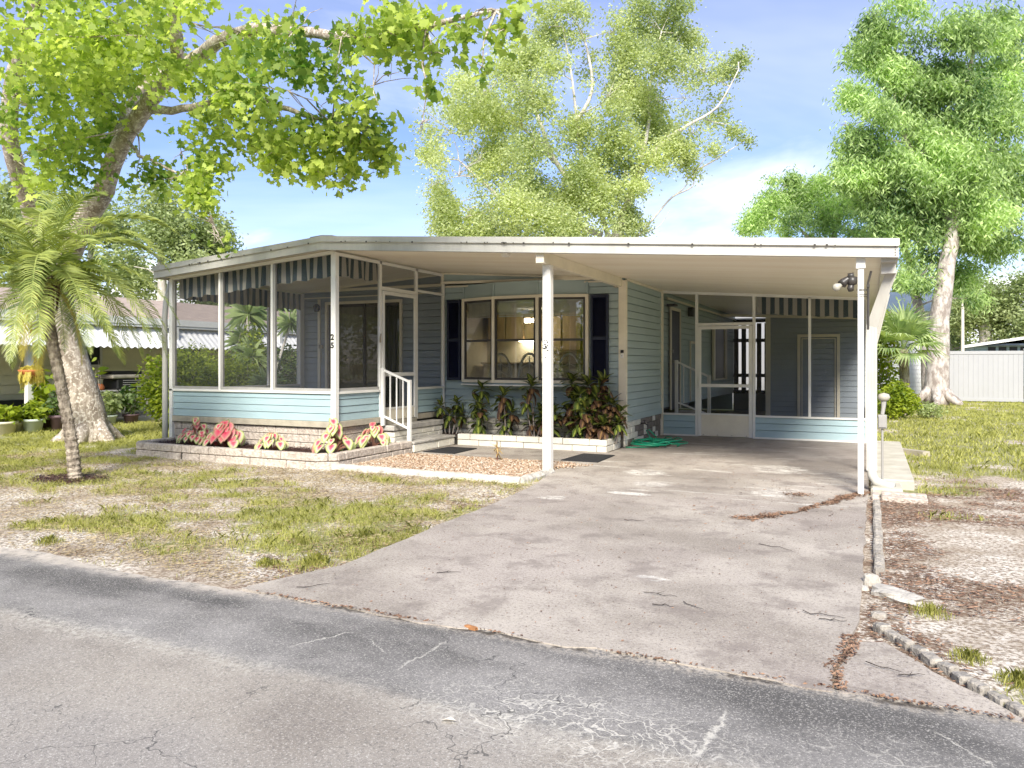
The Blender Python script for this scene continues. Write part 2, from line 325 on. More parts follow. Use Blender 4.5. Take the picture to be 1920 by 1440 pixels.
# --- road: long asphalt sheet, sealed darker strip on the house side
def wobble(a, b_, n, amp, f):
    return [(x, b_+amp*(float(fbm(np.array([x*f]), np.array([3.3]), 3)[0])-.5)) for x in np.linspace(a, b_, 2)]
xs = np.concatenate([np.linspace(-200, -12, 12), np.arange(-11.8, 6, .1), np.linspace(8, 200, 12)])
ye = 3.60+.16*(fbm(xs*1.4, xs*0+4, 4)-.5)*np.where(np.abs(xs) < 12, 1, 0)+np.where(xs < -3.6, .10*(fbm(xs*3, xs*0+1, 3)-.3), 0)
V = []; F = []
for i, x in enumerate(xs):
    V += [(x, -3.4, -.008), (x, float(ye[i]), -.006)]
    V += [(x, float(ye[i])+.02, -.03)]
    if i: k = 3*i; F += [(k-3, k, k+1, k-2), (k-2, k+1, k+2, k-1)]
m, n, l, b = newmat('cracked_asphalt'); b.inputs['Roughness'].default_value = .85; b.inputs['Specular IOR Level'].default_value = .3
geo = n.new('ShaderNodeTexCoord'); sx = n.new('ShaderNodeSeparateXYZ'); l.new(geo.outputs['Object'], sx.inputs[0])
yw = mul(n, l, sx.outputs['Y'], mul(n, l, mul(n, l, noise(n, l, 1.1, 5), -.5, 'ADD'), .22), 'ADD')
yw2 = mul(n, l, yw, mul(n, l, mul(n, l, noise(n, l, 14, 5, .7), -.5, 'ADD'), .12), 'ADD')
seal = ramp(n, l, yw2, 2.68, 2.78)
lane = mix(n, l, ramp(n, l, noise(n, l, .9, 6), .35, .68), (.235,.208,.178), (.375,.34,.29))
lane = mix(n, l, ramp(n, l, noise(n, l, .45, 3), .48, .6), lane, (.285,.262,.236))
strip = mix(n, l, ramp(n, l, noise(n, l, 1.7, 6, .6, (.5,1,1)), .36, .66), (.095,.09,.084), (.255,.24,.222))
wearf = mul(n, l, ramp(n, l, yw, 3.35, 2.9), ramp(n, l, noise(n, l, .8, 4), .3, .7, .1, .75))
strip = mix(n, l, wearf, strip, (.32,.305,.285))
c = mix(n, l, seal, lane, strip)
# pale seam at the sealer edge
seam = mul(n, l, ramp(n, l, yw2, 2.55, 2.70), ramp(n, l, yw2, 2.86, 2.72)); seam = mul(n, l, seam, mul(n, l, ramp(n, l, noise(n, l, 30, 4, .8), .38, .65, .0, .75), ramp(n, l, noise(n, l, 1.6, 4), .35, .6, .25, 1)))
c = mix(n, l, seam, c, (.52,.49,.42))
# aggregate speckle
sp1 = ramp(n, l, noise(n, l, 110, 3, .85), .53, .63); c = mix(n, l, mul(n, l, sp1, .55), c, (.62,.59,.53))
sp2 = ramp(n, l, noise(n, l, 80, 3, .85), .47, .38); c = mix(n, l, mul(n, l, sp2, .5), c, (.07,.07,.07))
def cracks(scale, width, msk, dist=.35):
    t = n.new('ShaderNodeTexCoord'); no = n.new('ShaderNodeTexNoise'); no.inputs['Scale'].default_value = 3.; no.inputs['Detail'].default_value = 4; l.new(t.outputs['Object'], no.inputs['Vector'])
    vm = n.new('ShaderNodeVectorMath'); vm.operation = 'MULTIPLY_ADD'; vm.inputs[1].default_value = (dist,)*3; l.new(no.outputs['Color'], vm.inputs[0]); l.new(t.outputs['Object'], vm.inputs[2])
    v = n.new('ShaderNodeTexVoronoi'); v.feature = 'DISTANCE_TO_EDGE'; v.inputs['Scale'].default_value = scale; l.new(vm.outputs[0], v.inputs['Vector'])
    return mul(n, l, ramp(n, l, v.outputs['Distance'], width, width*.25), msk)
def spot(x, y, rx, ry):
    t = n.new('ShaderNodeTexCoord'); mp = n.new('ShaderNodeMapping'); mp.vector_type = 'TEXTURE'; mp.inputs['Location'].default_value = (x, y, 0); mp.inputs['Scale'].default_value = (rx, ry, 1); l.new(t.outputs['Object'], mp.inputs[0])
    le = n.new('ShaderNodeVectorMath'); le.operation = 'LENGTH'; l.new(mp.outputs[0], le.inputs[0]); return ramp(n, l, le.outputs['Value'], 1., .25)
alg = mul(n, l, spot(-1.05, 2.80, 1.0, .42), ramp(n, l, noise(n, l, 4, 3), .36, .5), 'MULTIPLY')
alg2 = mul(n, l, spot(.2, 3.0, .7, .25), ramp(n, l, noise(n, l, 6, 3), .42, .6), 'MULTIPLY')
def linecrack(ax, ay, bx_, by_, w, jag=.15):
    t = n.new('ShaderNodeTexCoord'); no = n.new('ShaderNodeTexNoise'); no.inputs['Scale'].default_value = 9.; no.inputs['Detail'].default_value = 7; no.inputs['Roughness'].default_value = .8; l.new(t.outputs['Object'], no.inputs['Vector'])
    vm = n.new('ShaderNodeVectorMath'); vm.operation = 'MULTIPLY_ADD'; vm.inputs[1].default_value = (jag,)*3; l.new(no.outputs['Color'], vm.inputs[0]); l.new(t.outputs['Object'], vm.inputs[2])
    L_ = math.hypot(bx_-ax, by_-ay); mp = n.new('ShaderNodeMapping'); mp.vector_type = 'TEXTURE'; mp.inputs['Location'].default_value = ((ax+bx_)/2+jag*.5, (ay+by_)/2+jag*.5, 0); mp.inputs['Rotation'].default_value = (0, 0, math.atan2(by_-ay, bx_-ax)); l.new(vm.outputs[0], mp.inputs[0])
    s3 = n.new('ShaderNodeSeparateXYZ'); l.new(mp.outputs[0], s3.inputs[0]); ab = mul(n, l, s3.outputs['X'], 0, 'ABSOLUTE'); cd = mul(n, l, s3.outputs['Y'], 0, 'ABSOLUTE')
    return mul(n, l, ramp(n, l, cd, w, w*.2), ramp(n, l, ab, L_/2, L_/2-.08))
ck = mul(n, l, cracks(13, .075, alg, .55), ramp(n, l, noise(n, l, 22, 4, .8), .34, .55, .15, 1)); ck = mul(n, l, ck, mul(n, l, cracks(10, .045, alg2, .2), .6), 'MAXIMUM')
for q in ((-1.94, 3.40, -1.98, 2.92, .009), (-.57, 2.70, -.52, 3.20, .016), (-2.45, 3.3, -2.62, 2.95, .008), (-2.1, 3.1, -2.35, 3.25, .006), (-.62, 2.1, -.57, 2.7, .014), (.2, 3.35, .5, 3.0, .007)):
    ck = mul(n, l, ck, mul(n, l, linecrack(*q), ramp(n, l, noise(n, l, 30, 4, .8), .35, .55, .3, 1)), 'MAXIMUM')
ck = mul(n, l, ck, mul(n, l, cracks(2.6, .006, ramp(n, l, noise(n, l, 1.2, 3), .54, .62), .4), .5), 'MAXIMUM')
c = mix(n, l, mul(n, l, ck, .8), c, (.60,.57,.50))
dk = cracks(3.7, .008, ramp(n, l, noise(n, l, 2.2, 3), .58, .66), .5); dk = mul(n, l, dk, cracks(1.4, .006, ramp(n, l, noise(n, l, 1.0, 3), .48, .54), .7), 'MAXIMUM'); c = mix(n, l, mul(n, l, dk, .7), c, (.045,.045,.045))
# sand washed on the edge of the road
c = mix(n, l, mul(n, l, ramp(n, l, yw2, 3.40, 3.62), mul(n, l, ramp(n, l, sx.outputs['X'], -3.0, -3.8), ramp(n, l, noise(n, l, 8, 5, .7), .35, .6))), c, (.56,.50,.43))
c = mix(n, l, mul(n, l, ramp(n, l, yw2, 3.46, 3.58), ramp(n, l, noise(n, l, 40, 4, .8), .40, .6)), c, (.45,.40,.33))
gapl = mul(n, l, mul(n, l, ramp(n, l, yw2, 3.52, 3.56), ramp(n, l, yw2, 3.60, 3.57)), mul(n, l, ramp(n, l, noise(n, l, 4, 4), .44, .54), ramp(n, l, sx.outputs['X'], -3.3, -2.6)))
c = mix(n, l, mul(n, l, gapl, .85), c, (.05,.04,.03))
l.new(c, b.inputs['Base Color'])
bump(n, l, b, mul(n, l, noise(n, l, 160, 3, .8), mul(n, l, ck, -.6), 'ADD'), .55, .006)
mb = MB(); mb.v = V; mb.f = F; mb.a = [0.]*len(V); tag(mb.build('road', m), kind='structure')

# --- driveway slab, apron, walkway slab
m, n, l, b = newmat('stained_driveway_concrete'); b.inputs['Roughness'].default_value = .85; b.inputs['Specular IOR Level'].default_value = .3
c = mix(n, l, ramp(n, l, noise(n, l, .75, 7, .6), .34, .66), (.265,.23,.19), (.475,.425,.36))
c = mix(n, l, mul(n, l, ramp(n, l, noise(n, l, .5, 4, .5), .46, .62), .6), c, (.37,.32,.28))
geo = n.new('ShaderNodeTexCoord'); sx = n.new('ShaderNodeSeparateXYZ'); l.new(geo.outputs['Object'], sx.inputs[0])
oil = mul(n, l, ramp(n, l, sx.outputs['Y'], 10.2, 12.5), ramp(n, l, noise(n, l, .8, 5, .6, (1,.6,1)), .35, .6, .35, 1)); c = mix(n, l, mul(n, l, oil, .55), c, (.20,.17,.145))
scr = mul(n, l, ramp(n, l, noise(n, l, 2.0, 7, .72, (.35,2.6,1)), .57, .64), mul(n, l, ramp(n, l, sx.outputs['Y'], 7.0, 8.2), ramp(n, l, sx.outputs['Y'], 15, 12)))
c = mix(n, l, mul(n, l, scr, .8), c, (.66,.63,.56))
c = mix(n, l, mul(n, l, ramp(n, l, noise(n, l, 5, 6, .75), .66, .74), .6), c, (.58,.55,.48))
def spot2(x, y, rx, ry, a=1., e=.25):
    t = n.new('ShaderNodeTexCoord'); mp = n.new('ShaderNodeMapping'); mp.vector_type = 'TEXTURE'; mp.inputs['Location'].default_value = (x, y, 0); mp.inputs['Scale'].default_value = (rx, ry, 1); l.new(t.outputs['Object'], mp.inputs[0])
    le = n.new('ShaderNodeVectorMath'); le.operation = 'LENGTH'; l.new(mp.outputs[0], le.inputs[0]); q = ramp(n, l, le.outputs['Value'], a, e); return q
def splash(x, y, rx, ry, th=.42):
    return ramp(n, l, mul(n, l, spot2(x, y, rx, ry), noise(n, l, 9, 6, .75, (.6,1.6,1))), th-.06, th+.06)
for q in ((-2.35, 7.98, .42, .16, .30), (-2.62, 9.6, .6, .6, .46), (-2.3, 8.7, .5, .4, .48), (-.95, 8.65, .5, .7, .49), (-1.1, 10.6, .9, 1.0, .5), (-3.0, 7.4, .4, .3, .5), (-1.3, 4.9, .25, .12, .46)):
    c = mix(n, l, mul(n, l, splash(*q), .85), c, (.72,.69,.62))
c = mix(n, l, mul(n, l, ramp(n, l, noise(n, l, 75, 4, .85), .50, .62), .45), c, (.60,.56,.51))
c = mix(n, l, mul(n, l, ramp(n, l, noise(n, l, 50, 5, .9), .47, .40), .75), c, (.12,.10,.095))
c = mix(n, l, mul(n, l, ramp(n, l, noise(n, l, 2.6, 8, .75), .48, .64), .6), c, (.19,.16,.14))
c = mix(n, l, mul(n, l, ramp(n, l, noise(n, l, 17, 5, .7), .62, .70), .5), c, (.20,.17,.155))
l.new(c, b.inputs['Base Color']); bump(n, l, b, noise(n, l, 90, 4, .8), .5, .006)
M['drive'] = m
def rough_poly(P, amp, skip=lambda p: False):
    out = []
    for i in range(len(P)):
        p = Vector((*P[i], 0)); q = Vector((*P[(i+1) % len(P)], 0)); k = max(1, int((q-p).length/.12)) if max(p.y, q.y) < 10 else 1
        for j in range(k):
            c_ = p.lerp(q, j/k); h = float(fbm(np.array([c_.x*5]), np.array([c_.y*5]), 3)[0])-.5; k2 = 2.6 if c_.y < 3.6 else 1
            out.append((c_.x+amp*h, c_.y+amp*h*k2))
    return out
mb = MB(); mb.prism(rough_poly(DRIVE, .05), -.045, 0.0); tag(mb.build('driveway', m), kind='structure')
mb = MB(); mb.prism(rough_poly(APRON, .04), -.045, -.004); tag(mb.build('driveway_apron', m), kind='structure')

# --- grass blades (stuff): only where the photo looks
def blades(name, x0, x1, y0, y1, dens, h, w, label, matl, seed, thr=.25, power=1.0):
    rg = np.random.default_rng(seed); N = int((x1-x0)*(y1-y0)*dens); x = rg.uniform(x0, x1, N); y = rg.uniform(y0, y1, N)
    g = grassiness(x, y); cl = fbm(x*7+2, y*7+6, 2)
    keep = (rg.random(N) < np.clip((g-thr)/(1-thr), 0, 1)**power*np.clip((cl-.28)*3, .05, 1)) & ~hidden(x, y)
    dx_ = x+8.81; dy_ = y-6.23; keep &= (dx_**2+dy_**2 > .42**2) | (rg.random(N) < .08)
    x, y, cl = x[keep], y[keep], cl[keep]; N = len(x)
    an = rg.uniform(0, 2*PI, N); hh = h*rg.uniform(.35, 1.25, N)*(.55+cl); lean = rg.uniform(.2, 1.1, N)*hh; la = rg.uniform(0, 2*PI, N)
    z = np.full(N, -.022); ca, sa = np.cos(an)*w, np.sin(an)*w
    b0 = np.stack([x-ca, y-sa, z], -1); b1 = np.stack([x+ca, y+sa, z], -1)
    mxp = np.stack([x+np.cos(la)*lean*.35, y+np.sin(la)*lean*.35, z+hh*.65], -1); m0 = mxp-np.stack([ca, sa, 0*ca], -1)*.7; m1 = mxp+np.stack([ca, sa, 0*ca], -1)*.7
    t = np.stack([x+np.cos(la)*lean, y+np.sin(la)*lean, z+hh*.95], -1)
    V = np.stack([b0, b1, m1, t, m0], 1).reshape(-1, 3)
    o = npmesh(name, V, 5, matl, rnd=np.repeat(rg.random(N), 5)); tag(o, label, 'grass', kind='stuff'); return o
M['grass'] = leafmat('lawn_grass', (.21,.22,.055), (.50,.49,.17), .4, (1.7,1.8,.8), 1.5)
blades('grass', -14.5, -3.1, 3.65, 9.4, 5600, .046, .0019, 'short patchy green grass on the sandy front lawn left of the driveway', M['grass'], 3, .12)
blades('grass', -17.2, -10.5, 9.2, 16, 1500, .06, .006, 'bright green grass strip between the blue home and the neighbouring yellow house', M['grass'], 4, .05)
blades('grass', .0, 6, 3.65, 12, 1500, .055, .0035, 'sparse grass tufts on the sandy ground right of the driveway', M['grass'], 5)
blades('grass', .05, 9, 12, 32, 480, .06, .009, 'green lawn in front of the white vinyl fence', M['grass'], 6, .0)
# dry thatch between the green tufts
M['thatch'] = leafmat('dry_thatch', (.22,.16,.09), (.45,.37,.22), .1, (1,1,1), 2)
def thatch(name, x0, x1, y0, y1, dens, L, w, label, matl, seed, fn=None, cat='ground litter', z0=-.016, zr=.014):
    rg = np.random.default_rng(seed); N = int((x1-x0)*(y1-y0)*dens); x = rg.uniform(x0, x1, N); y = rg.uniform(y0, y1, N)
    p = fn(x, y); k = rg.random(N) < p; x, y = x[k], y[k]; N = len(x)
    a = rg.uniform(0, 2*PI, N); ll = L*rg.uniform(.3, 1.2, N); ww = w*rg.uniform(.5, 1.4, N); z = z0+rg.uniform(0, zr, N); dz = rg.uniform(-.35, .35, N)*ll
    c_, s_ = np.cos(a), np.sin(a)
    V = np.stack([np.stack([x-c_*ll, y-s_*ll, z-dz*.3], -1), np.stack([x-s_*ww, y+c_*ww, z+.004], -1), np.stack([x+c_*ll, y+s_*ll, z+np.abs(dz)], -1), np.stack([x+s_*ww, y-c_*ww, z], -1)], 1).reshape(-1, 3)
    return tag(npmesh(name, V, 4, matl, rnd=np.repeat(rg.random(N), 4)), label, cat, kind='stuff')
thatch('dry_grass', -12, -3.0, 3.7, 8.2, 3000, .024, .0022, 'dry straw coloured thatch lying between the tufts of the left lawn', M['thatch'], 8, lambda x, y: np.where(hidden(x, y), 0, .25+.75*np.clip(fbm(x*1.7, y*2, 3)*3-1.2, 0, 1)), 'dry grass')
M['litter'] = leafmat('brown_leaf_litter', (.05,.025,.018), (.36,.22,.14), .0, (1,1,1), 6)
thatch('leaf_litter', -.02, 5, 3.7, 11, 2200, .024, .0045, 'dark brown leaf litter scattered over the sand right of the driveway', M['litter'], 9, lambda x, y: np.where(hidden(x, y), 0, litter(x, y)*.6), 'leaf litter')
thatch('leaf_litter', -13, -3.2, 3.7, 8.2, 1500, .018, .005, 'brown leaf bits along the driveway edge of the left lawn', M['litter'], 10, lambda x, y: np.where(hidden(x, y), 0, litter(x, y)*.45+.05), 'leaf litter')
# strip of wind-blown litter on the concrete near the right post
PILE = [(-.05,9.05),(-.13,9.0),(-.36,8.3),(-.55,7.85),(-.72,7.5),(-.85,7.35),(-1.02,7.1)]
def pilef(x, y):
    d = np.full(x.shape, 9.)
    x = x+.16*(fbm(x*3+7, y*3, 3)-.5); y = y+.16*(fbm(x*3, y*3+19, 3)-.5)
    for (ax, ay), (bx_, by_) in zip(PILE[:-1], PILE[1:]):
        t = np.clip(((x-ax)*(bx_-ax)+(y-ay)*(by_-ay))/((bx_-ax)**2+(by_-ay)**2), 0, 1); d = np.minimum(d, np.hypot(x-ax-t*(bx_-ax), y-ay-t*(by_-ay)))
    d2 = np.hypot((x+.72)/.20, (y-8.62)/.16); wv = .02+.22*np.clip(fbm(x*5, y*5, 3)-.38, 0, 1)+.05*np.clip((7.7-y)/.5, 0, 1)
    return np.clip(1.2-d/wv, 0, 1)*.9+np.clip(1-d2, 0, 1)*.6+.002
thatch('leaf_litter', -1.6, .05, 6.6, 9.6, 9000, .022, .006, 'curved streak of brown leaf litter on the concrete by the right post', M['litter'], 12, pilef, 'leaf litter', z0=.003, zr=.012)
thatch('leaf_litter', -3.3, -.1, 3.7, 12, 60, .009, .004, 'tiny brown specks of debris strewn over the driveway', M['litter'], 13, lambda x, y: np.ones(x.shape), 'leaf litter', z0=.003, zr=.004)
SEAM = [(-3.4, 3.62), (-2.4, 3.57), (-1.2, 3.56), (-.14, 3.57), (.5, 3.6)]
def seamf(x, y): return np.clip(1-np.abs(y-3.575-.03*(fbm(x*5, y*0+2, 3)-.5))/.022, 0, 1)*np.clip(fbm(x*3, y*0+8, 3)*3-1.0, 0, 1)
thatch('leaf_litter', -3.4, .55, 3.5, 3.66, 9000, .013, .005, 'crumbs of dirt and litter caught in the seam between driveway and road', M['litter'], 14, seamf, 'leaf litter', z0=.0, zr=.008)
def gapf(x, y):
    cx = np.interp(y, [3.57, 3.83, 4.28], [-.13, -.155, -.085]); return np.clip(1-np.abs(x-cx-.03*(fbm(y*7, x*0, 2)-.5))/(.02+.05*fbm(y*6, x*0+5, 2)), 0, 1)
thatch('leaf_litter', -.26, .04, 3.57, 4.32, 12000, .014, .005, 'leaf litter filling the crack between the driveway and the small apron', M['litter'], 15, gapf, 'leaf litter', z0=-.004, zr=.012)
M['mulch'] = leafmat('dark_mulch', (.018,.008,.007), (.085,.035,.03), .0, (1,1,1), 8)
# ================================================================ THE MOBILE HOME
RX0, RXR, RX1 = -10.55, -7.15, .25
def zc(x): return 2.51+.073*(RX1-x) if x > RXR else 3.05-.075*(RXR-x)
YF, YW, YB = 8.82, 12.27, 23.6           # roof front edge, house front wall, back of the roof
home = empty('mobile_home', (-5.3, 9.0, 0), 'low pale blue single storey home with flat white carport roof and screened porch', 'house')
def lap_wall(mb, p, q, z0, z1, lap, nrm, top=None, proud=.016):
    """clapboard wall from p to q (plan), boards lap over each other; top(x,y) clips the height"""
    p, q, nrm = Vector((*p, 0)), Vector((*q, 0)), Vector((*nrm, 0)); z = z0
    while z < z1-1e-4:
        zt = min(z+lap, z1); ta = tb = zt
        if top: ta, tb = min(zt, top(p.x)), min(zt, top(q.x))
        if ta <= z+.004 and tb <= z+.004: break
        ta, tb = max(ta, z+.002), max(tb, z+.002)
        o = nrm*proud; i = nrm*.001; g = .008 if (z > z0+.01 and min(ta, tb) > z+.02) else 0
        v = [p+o+Vector((0,0,z+g)), q+o+Vector((0,0,z+g)), q+i+Vector((0,0,tb)), p+i+Vector((0,0,ta)), p-nrm*.035+Vector((0,0,z+g)), q-nrm*.035+Vector((0,0,z+g)), p-nrm*.035+Vector((0,0,ta)), q-nrm*.035+Vector((0,0,tb)), p-nrm*.035+Vector((0,0,z)), q-nrm*.035+Vector((0,0,z))]
        mb.add(v, [(0,1,2,3), (0,4,5,1), (8,4,5,9), (8,6,7,9), (3,2,7,6)]); z += lap
    return mb
# roof: one slab following the two slopes, with a two-step fascia round it
def xsec(off, x0=RX0, x1=RX1): return [(x0, zc(x0)+off), (RXR, zc(RXR)+off), (x1, zc(x1)+off)]
def slab(mb, o0, o1, y0, y1, x0=RX0, x1=RX1):
    lo, hi = xsec(o0, x0, x1), xsec(o1, x0, x1); P = lo+hi[::-1]
    v = [(x, y0, z) for x, z in P]+[(x, y1, z) for x, z in P]; n = len(P)
    f = [(0,1,4,5),(1,2,3,4),(11,10,7,6),(10,9,8,7)]+[(i, (i+1) % n, n+(i+1) % n, n+i) for i in range(n)]
    return mb.add(v, [tuple(reversed(x)) for x in f])
mb = MB(); slab(mb, .02, .14, YF+.06, YB, RX0+.03, RX1-.03); roof = mb.build('roof', M['white'], home)
mb = MB(); slab(mb, .0, .018, YF+.04, YB, RX0+.05, RX1-.05)
m, n, l, b = newmat('ribbed_ceiling_pans'); b.inputs['Roughness'].default_value = .45
c = mix(n, l, ramp(n, l, noise(n, l, 1.2, 6, .6, (.25,2.5,1)), .35, .65), (.84,.75,.60), (.90,.83,.69)); l.new(c, b.inputs['Base Color'])
t = n.new('ShaderNodeTexCoord'); wv = n.new('ShaderNodeTexWave'); wv.bands_direction = 'Y'; wv.inputs['Scale'].default_value = 1.7; wv.wave_profile = 'SAW'; l.new(t.outputs['Object'], wv.inputs['Vector'])
bump(n, l, b, ramp(n, l, wv.outputs['Fac'], .86, 1.), .6, .012)
mb.build('ceiling', m, roof)
mb = MB()
slab(mb, -.03, .095, YF-.002, YF+.03); slab(mb, .093, .165, YF-.022, YF+.028, RX0-.01, RX1+.01); slab(mb, .085, .098, YF-.03, YF+.02)
slab(mb, -.03, -.018, YF-.012, YF+.06)
mb.box(RX1-.02, RX1, YF+.03, YB, zc(RX1)-.035, zc(RX1)+.155); mb.box(RX0, RX0+.02, YF+.03, YB, zc(RX0)-.035, zc(RX0)+.155)
mb.box(RX0-.11, RX0, YF+.3, YB, zc(RX0)+.05, zc(RX0)+.16)
mb.build('fascia', M['fascia'], roof)
mb = MB(); slab(mb, .16, .18, YF-.01, YB, RXR-.2, RXR+.2); mb.build('ridge_cap', M['alum'], roof)
mb = MB()
for i in range(38):
    x = R.uniform(RX0+.2, RX1-.1) if i > 8 else RX1-.6-i*.75; z = zc(x)+.088+R.uniform(-.004, .004); r = R.choice([.006,.008,.011])
    mb.box(x-r, x+r, YF-.036, YF-.028, z-r, z+r)
for k in range(4): mb.box(RX1-.035, RX1-.027, YF-.008, YF-.001, zc(RX1)-.01+.028*k, zc(RX1)+.002+.028*k)
mb.build('fascia_screws', M['dark'], roof)
mb = MB()   # right eave gutter inside edge
mb.box(RX1-.16, RX1-.02, YF+.06, YB, zc(RX1)-.06, zc(RX1)-.005); mb.build('gutter', M['fascia'], home)

# ---- house walls
side = MB(); lap_wall(side, (-3.70, YW), (-3.70, YB), .52, 3.2, .125, (1, 0), None)
# clip the side wall: constant X so constant ceiling
side = MB()
z = .52
def side_seg(y0, y1, z0, z1): lap_wall(side, (-3.70, y0), (-3.70, y1), z0, z1, .125, (1, 0))
side_seg(YW, YB, .52, zc(-3.7)); side.build('side_wall', M['sage'], home)
front = MB(); L0, L1 = -7.10, -3.82
lap_wall(front, (L0, YW), (-6.73, YW), .42, 2.82, .125, (0, -1)); lap_wall(front, (-4.31, YW), (-3.70, YW), .42, 2.82, .125, (0, -1), zc)
lap_wall(front, (-6.73, YW), (-4.31, YW), .42, 1.045, .125, (0, -1)); lap_wall(front, (-6.73, YW-.001), (-4.31, YW-.001), 2.545, 2.82, .3, (0, -1))
front.build('front_wall', M['sage'], home)
# gable infill above trim
mb = MB(); mb.add([(-7.08, YW-.10, 2.86), (-3.95, YW-.10, 2.80), (-3.95, YW-.10, zc(-3.95)+.005), (-7.08, YW-.10, zc(-7.08)+.005), (-7.08, YW+.04, 2.86), (-3.95, YW+.04, 2.80)], [(0,1,2,3),(0,4,5,1)]); mb.build('gable_panel', M['sage'], home)
mb = MB(); mb.bar((-7.12, YW-.125, 2.855), (-3.72, YW-.125, 2.80), .05, .045); mb.bar((-7.1, YW-.12, zc(-7.1)-.02), (-4.05, YW-.12, zc(-4.05)-.02), .03, .03); mb.bar((-7.12, YW-.03, 2.79), (-3.72, YW-.03, 2.755), .04, .03); mb.box(-7.115, -7.07, YW-.14, YW-.09, 2.87, zc(-7.1)-.01)
mb.build('eave_trim', M['cream'], home)
# porch back wall with slider opening
SX0, SX1, FZ = -9.83, -8.03, .50
pw = MB(); pt = lambda x: min(zc(x), 2.80)
for a_, b__, z0, z1 in ((-10.42, SX0, FZ, 2.8), (SX1, -7.10, FZ, 2.8), (SX0, SX1, 2.60, 2.8)): lap_wall(pw, (a_, YW), (b__, YW), z0, z1, .125, (0, -1), pt)
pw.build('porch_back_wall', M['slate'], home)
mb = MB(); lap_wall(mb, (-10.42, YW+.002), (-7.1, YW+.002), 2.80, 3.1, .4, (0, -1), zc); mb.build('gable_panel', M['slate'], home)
mb = MB(); mb.box(-10.42, -7.12, YW-.07, YW-.02, 2.80, 2.85); mb.box(-10.42, -7.12, YW-.03, YW-.015, 2.68, 2.70); mb.bar((-10.42, YW-.05, 2.81), (-7.15, YW-.05, 3.02), .03, .035)
mb.box(-10.02, -9.96, YW-.03, YW-.012, FZ, 2.66); mb.build('wall_trim', M['cream'], home)
# structure of the shell behind
mb = MB(); mb.box(-10.42, -10.37, YW+.01, YB-.1, 0, 2.8); mb.box(-10.37, -3.76, YB-.1, YB-.05, 0, 2.74); mb.build('rear_shell_wall', M['sage'], home)
# interior room seen through the glass
room = MB(); room.box(-10.36, -3.77, YW+.06, 17.5, FZ-.05, FZ); room.build('room_floor', M['floor'], home)
room = MB(); room.box(-10.36, -3.77, 17.5, 17.55, FZ, 2.9); room.box(-10.36, -3.77, YW+.06, 17.5, 2.66, 2.70); room.box(-3.80, -3.765, YW+.06, 17.5, FZ, 2.66); room.box(-10.36, -10.33, YW+.06, 17.5, FZ, 2.66); room.box(-9.0, -8.9, YW+1.6, 17.5, FZ, 2.66)
room.build('room_wall', M['inner'], home)
# skirting round the home
def block_wall(mb, P, z0, courses, h, L, t, gap=.008, bev=.006, jit=.004, rg=R, stagger=True):
    """P: plan polyline of the OUTER face; t is thickness to the left of travel"""
    for a_, b_ in zip(P[:-1], P[1:]):
        a3, b3 = Vector((*a_, 0)), Vector((*b_, 0)); D = (b3-a3); n_ = D.length; D /= n_; N = Vector((-D.y, D.x, 0))
        for c_ in range(courses):
            s = -L/2*(c_ % 2) if stagger else 0
            while s < n_-.01:
                e = min(s+L*rg.uniform(.92, 1.08), n_); s0 = max(s, 0)
                if e-s0 > .03:
                    j = rg.uniform(-jit, jit); T = MB(); T.box(s0+gap/2, e-gap/2, j, t+j*.3, z0+c_*h+(gap/2 if c_ else 0), z0+(c_+1)*h-gap/2, bev)
                    mb.add([a3+D*x+N*y+Vector((0,0,z)) for x, y, z in T.v], T.f)
                s = e
    return mb
def core_wall(mb, P, z0, z1, ins, t):
    for a_, b_ in zip(P[:-1], P[1:]):
        a3, b3 = Vector((*a_, 0)), Vector((*b_, 0)); D = (b3-a3); n_ = D.length; D /= n_; N = Vector((-D.y, D.x, 0))
        T = MB(); T.box(ins, n_-ins, ins, t-ins, z0, z1); mb.add([a3+D*x+N*y+Vector((0,0,z)) for x, y, z in T.v], T.f)
    return mb
mb = MB(); block_wall(mb, [(-10.42, 9.08), (-7.12, 9.08)], -.03, 4, .117, .40, .07); block_wall(mb, [(-7.12, 9.08), (-7.12, 10.1)], -.03, 4, .117, .40, .07)
sk = mb.build('porch_skirt', M['block'], home)
core_wall(MB(), [(-10.42, 9.08), (-7.12, 9.08), (-7.12, 12.2)], -.03, .43, .012, .07).build('mortar', M['mortar'], sk)
mb = MB(); block_wall(mb, [(-7.1, YW-.01), (-3.76, YW-.01)], 0, 4, .105, .42, .06); fs = mb.build('front_skirt', M['wblock'], home)
core_wall(MB(), [(-7.1, YW-.01), (-3.76, YW-.01)], 0, .41, .012, .06).build('mortar', M['mortar'], fs)
# checkered side skirt: pale and brown blocks
mbw, mbb = MB(), MB()
for r in range(4):
    for k in range(13):
        y = YW+k*.2; T = mbb if (R.random() < .45) else mbw; j = R.uniform(0, .008)
        T.box(-3.78, -3.70+j, y+.004, y+.196, .006+r*.103, .103+r*.103, .006)
ss = mbw.build('side_skirt', M['wblock'], home); mbb.build('brown_blocks', M['bblock'], ss)
mb = MB(); mb.box(-3.77, -3.715, YW, 14.86, 0, .41); mb.build('mortar', M['mortar'], ss)
mb = MB(); mb.box(-3.76, -3.675, YW-.01, 14.72, .42, .53); mb.build('skirt_board', M['sage'], home)
mb = MB(); mb.box(-3.79, -3.66, YW-.03, YW+.05, .40, zc(-3.7)-.04); mb.bar((-3.68, YW+.05, zc(-3.68)-.02), (-3.68, 14.75, zc(-3.68)-.02), .03, .035); mb.box(-3.72, -3.655, 14.68, 14.73, 0, zc(-3.7)-.02); mb.build('corner_board', M['cream'], home)
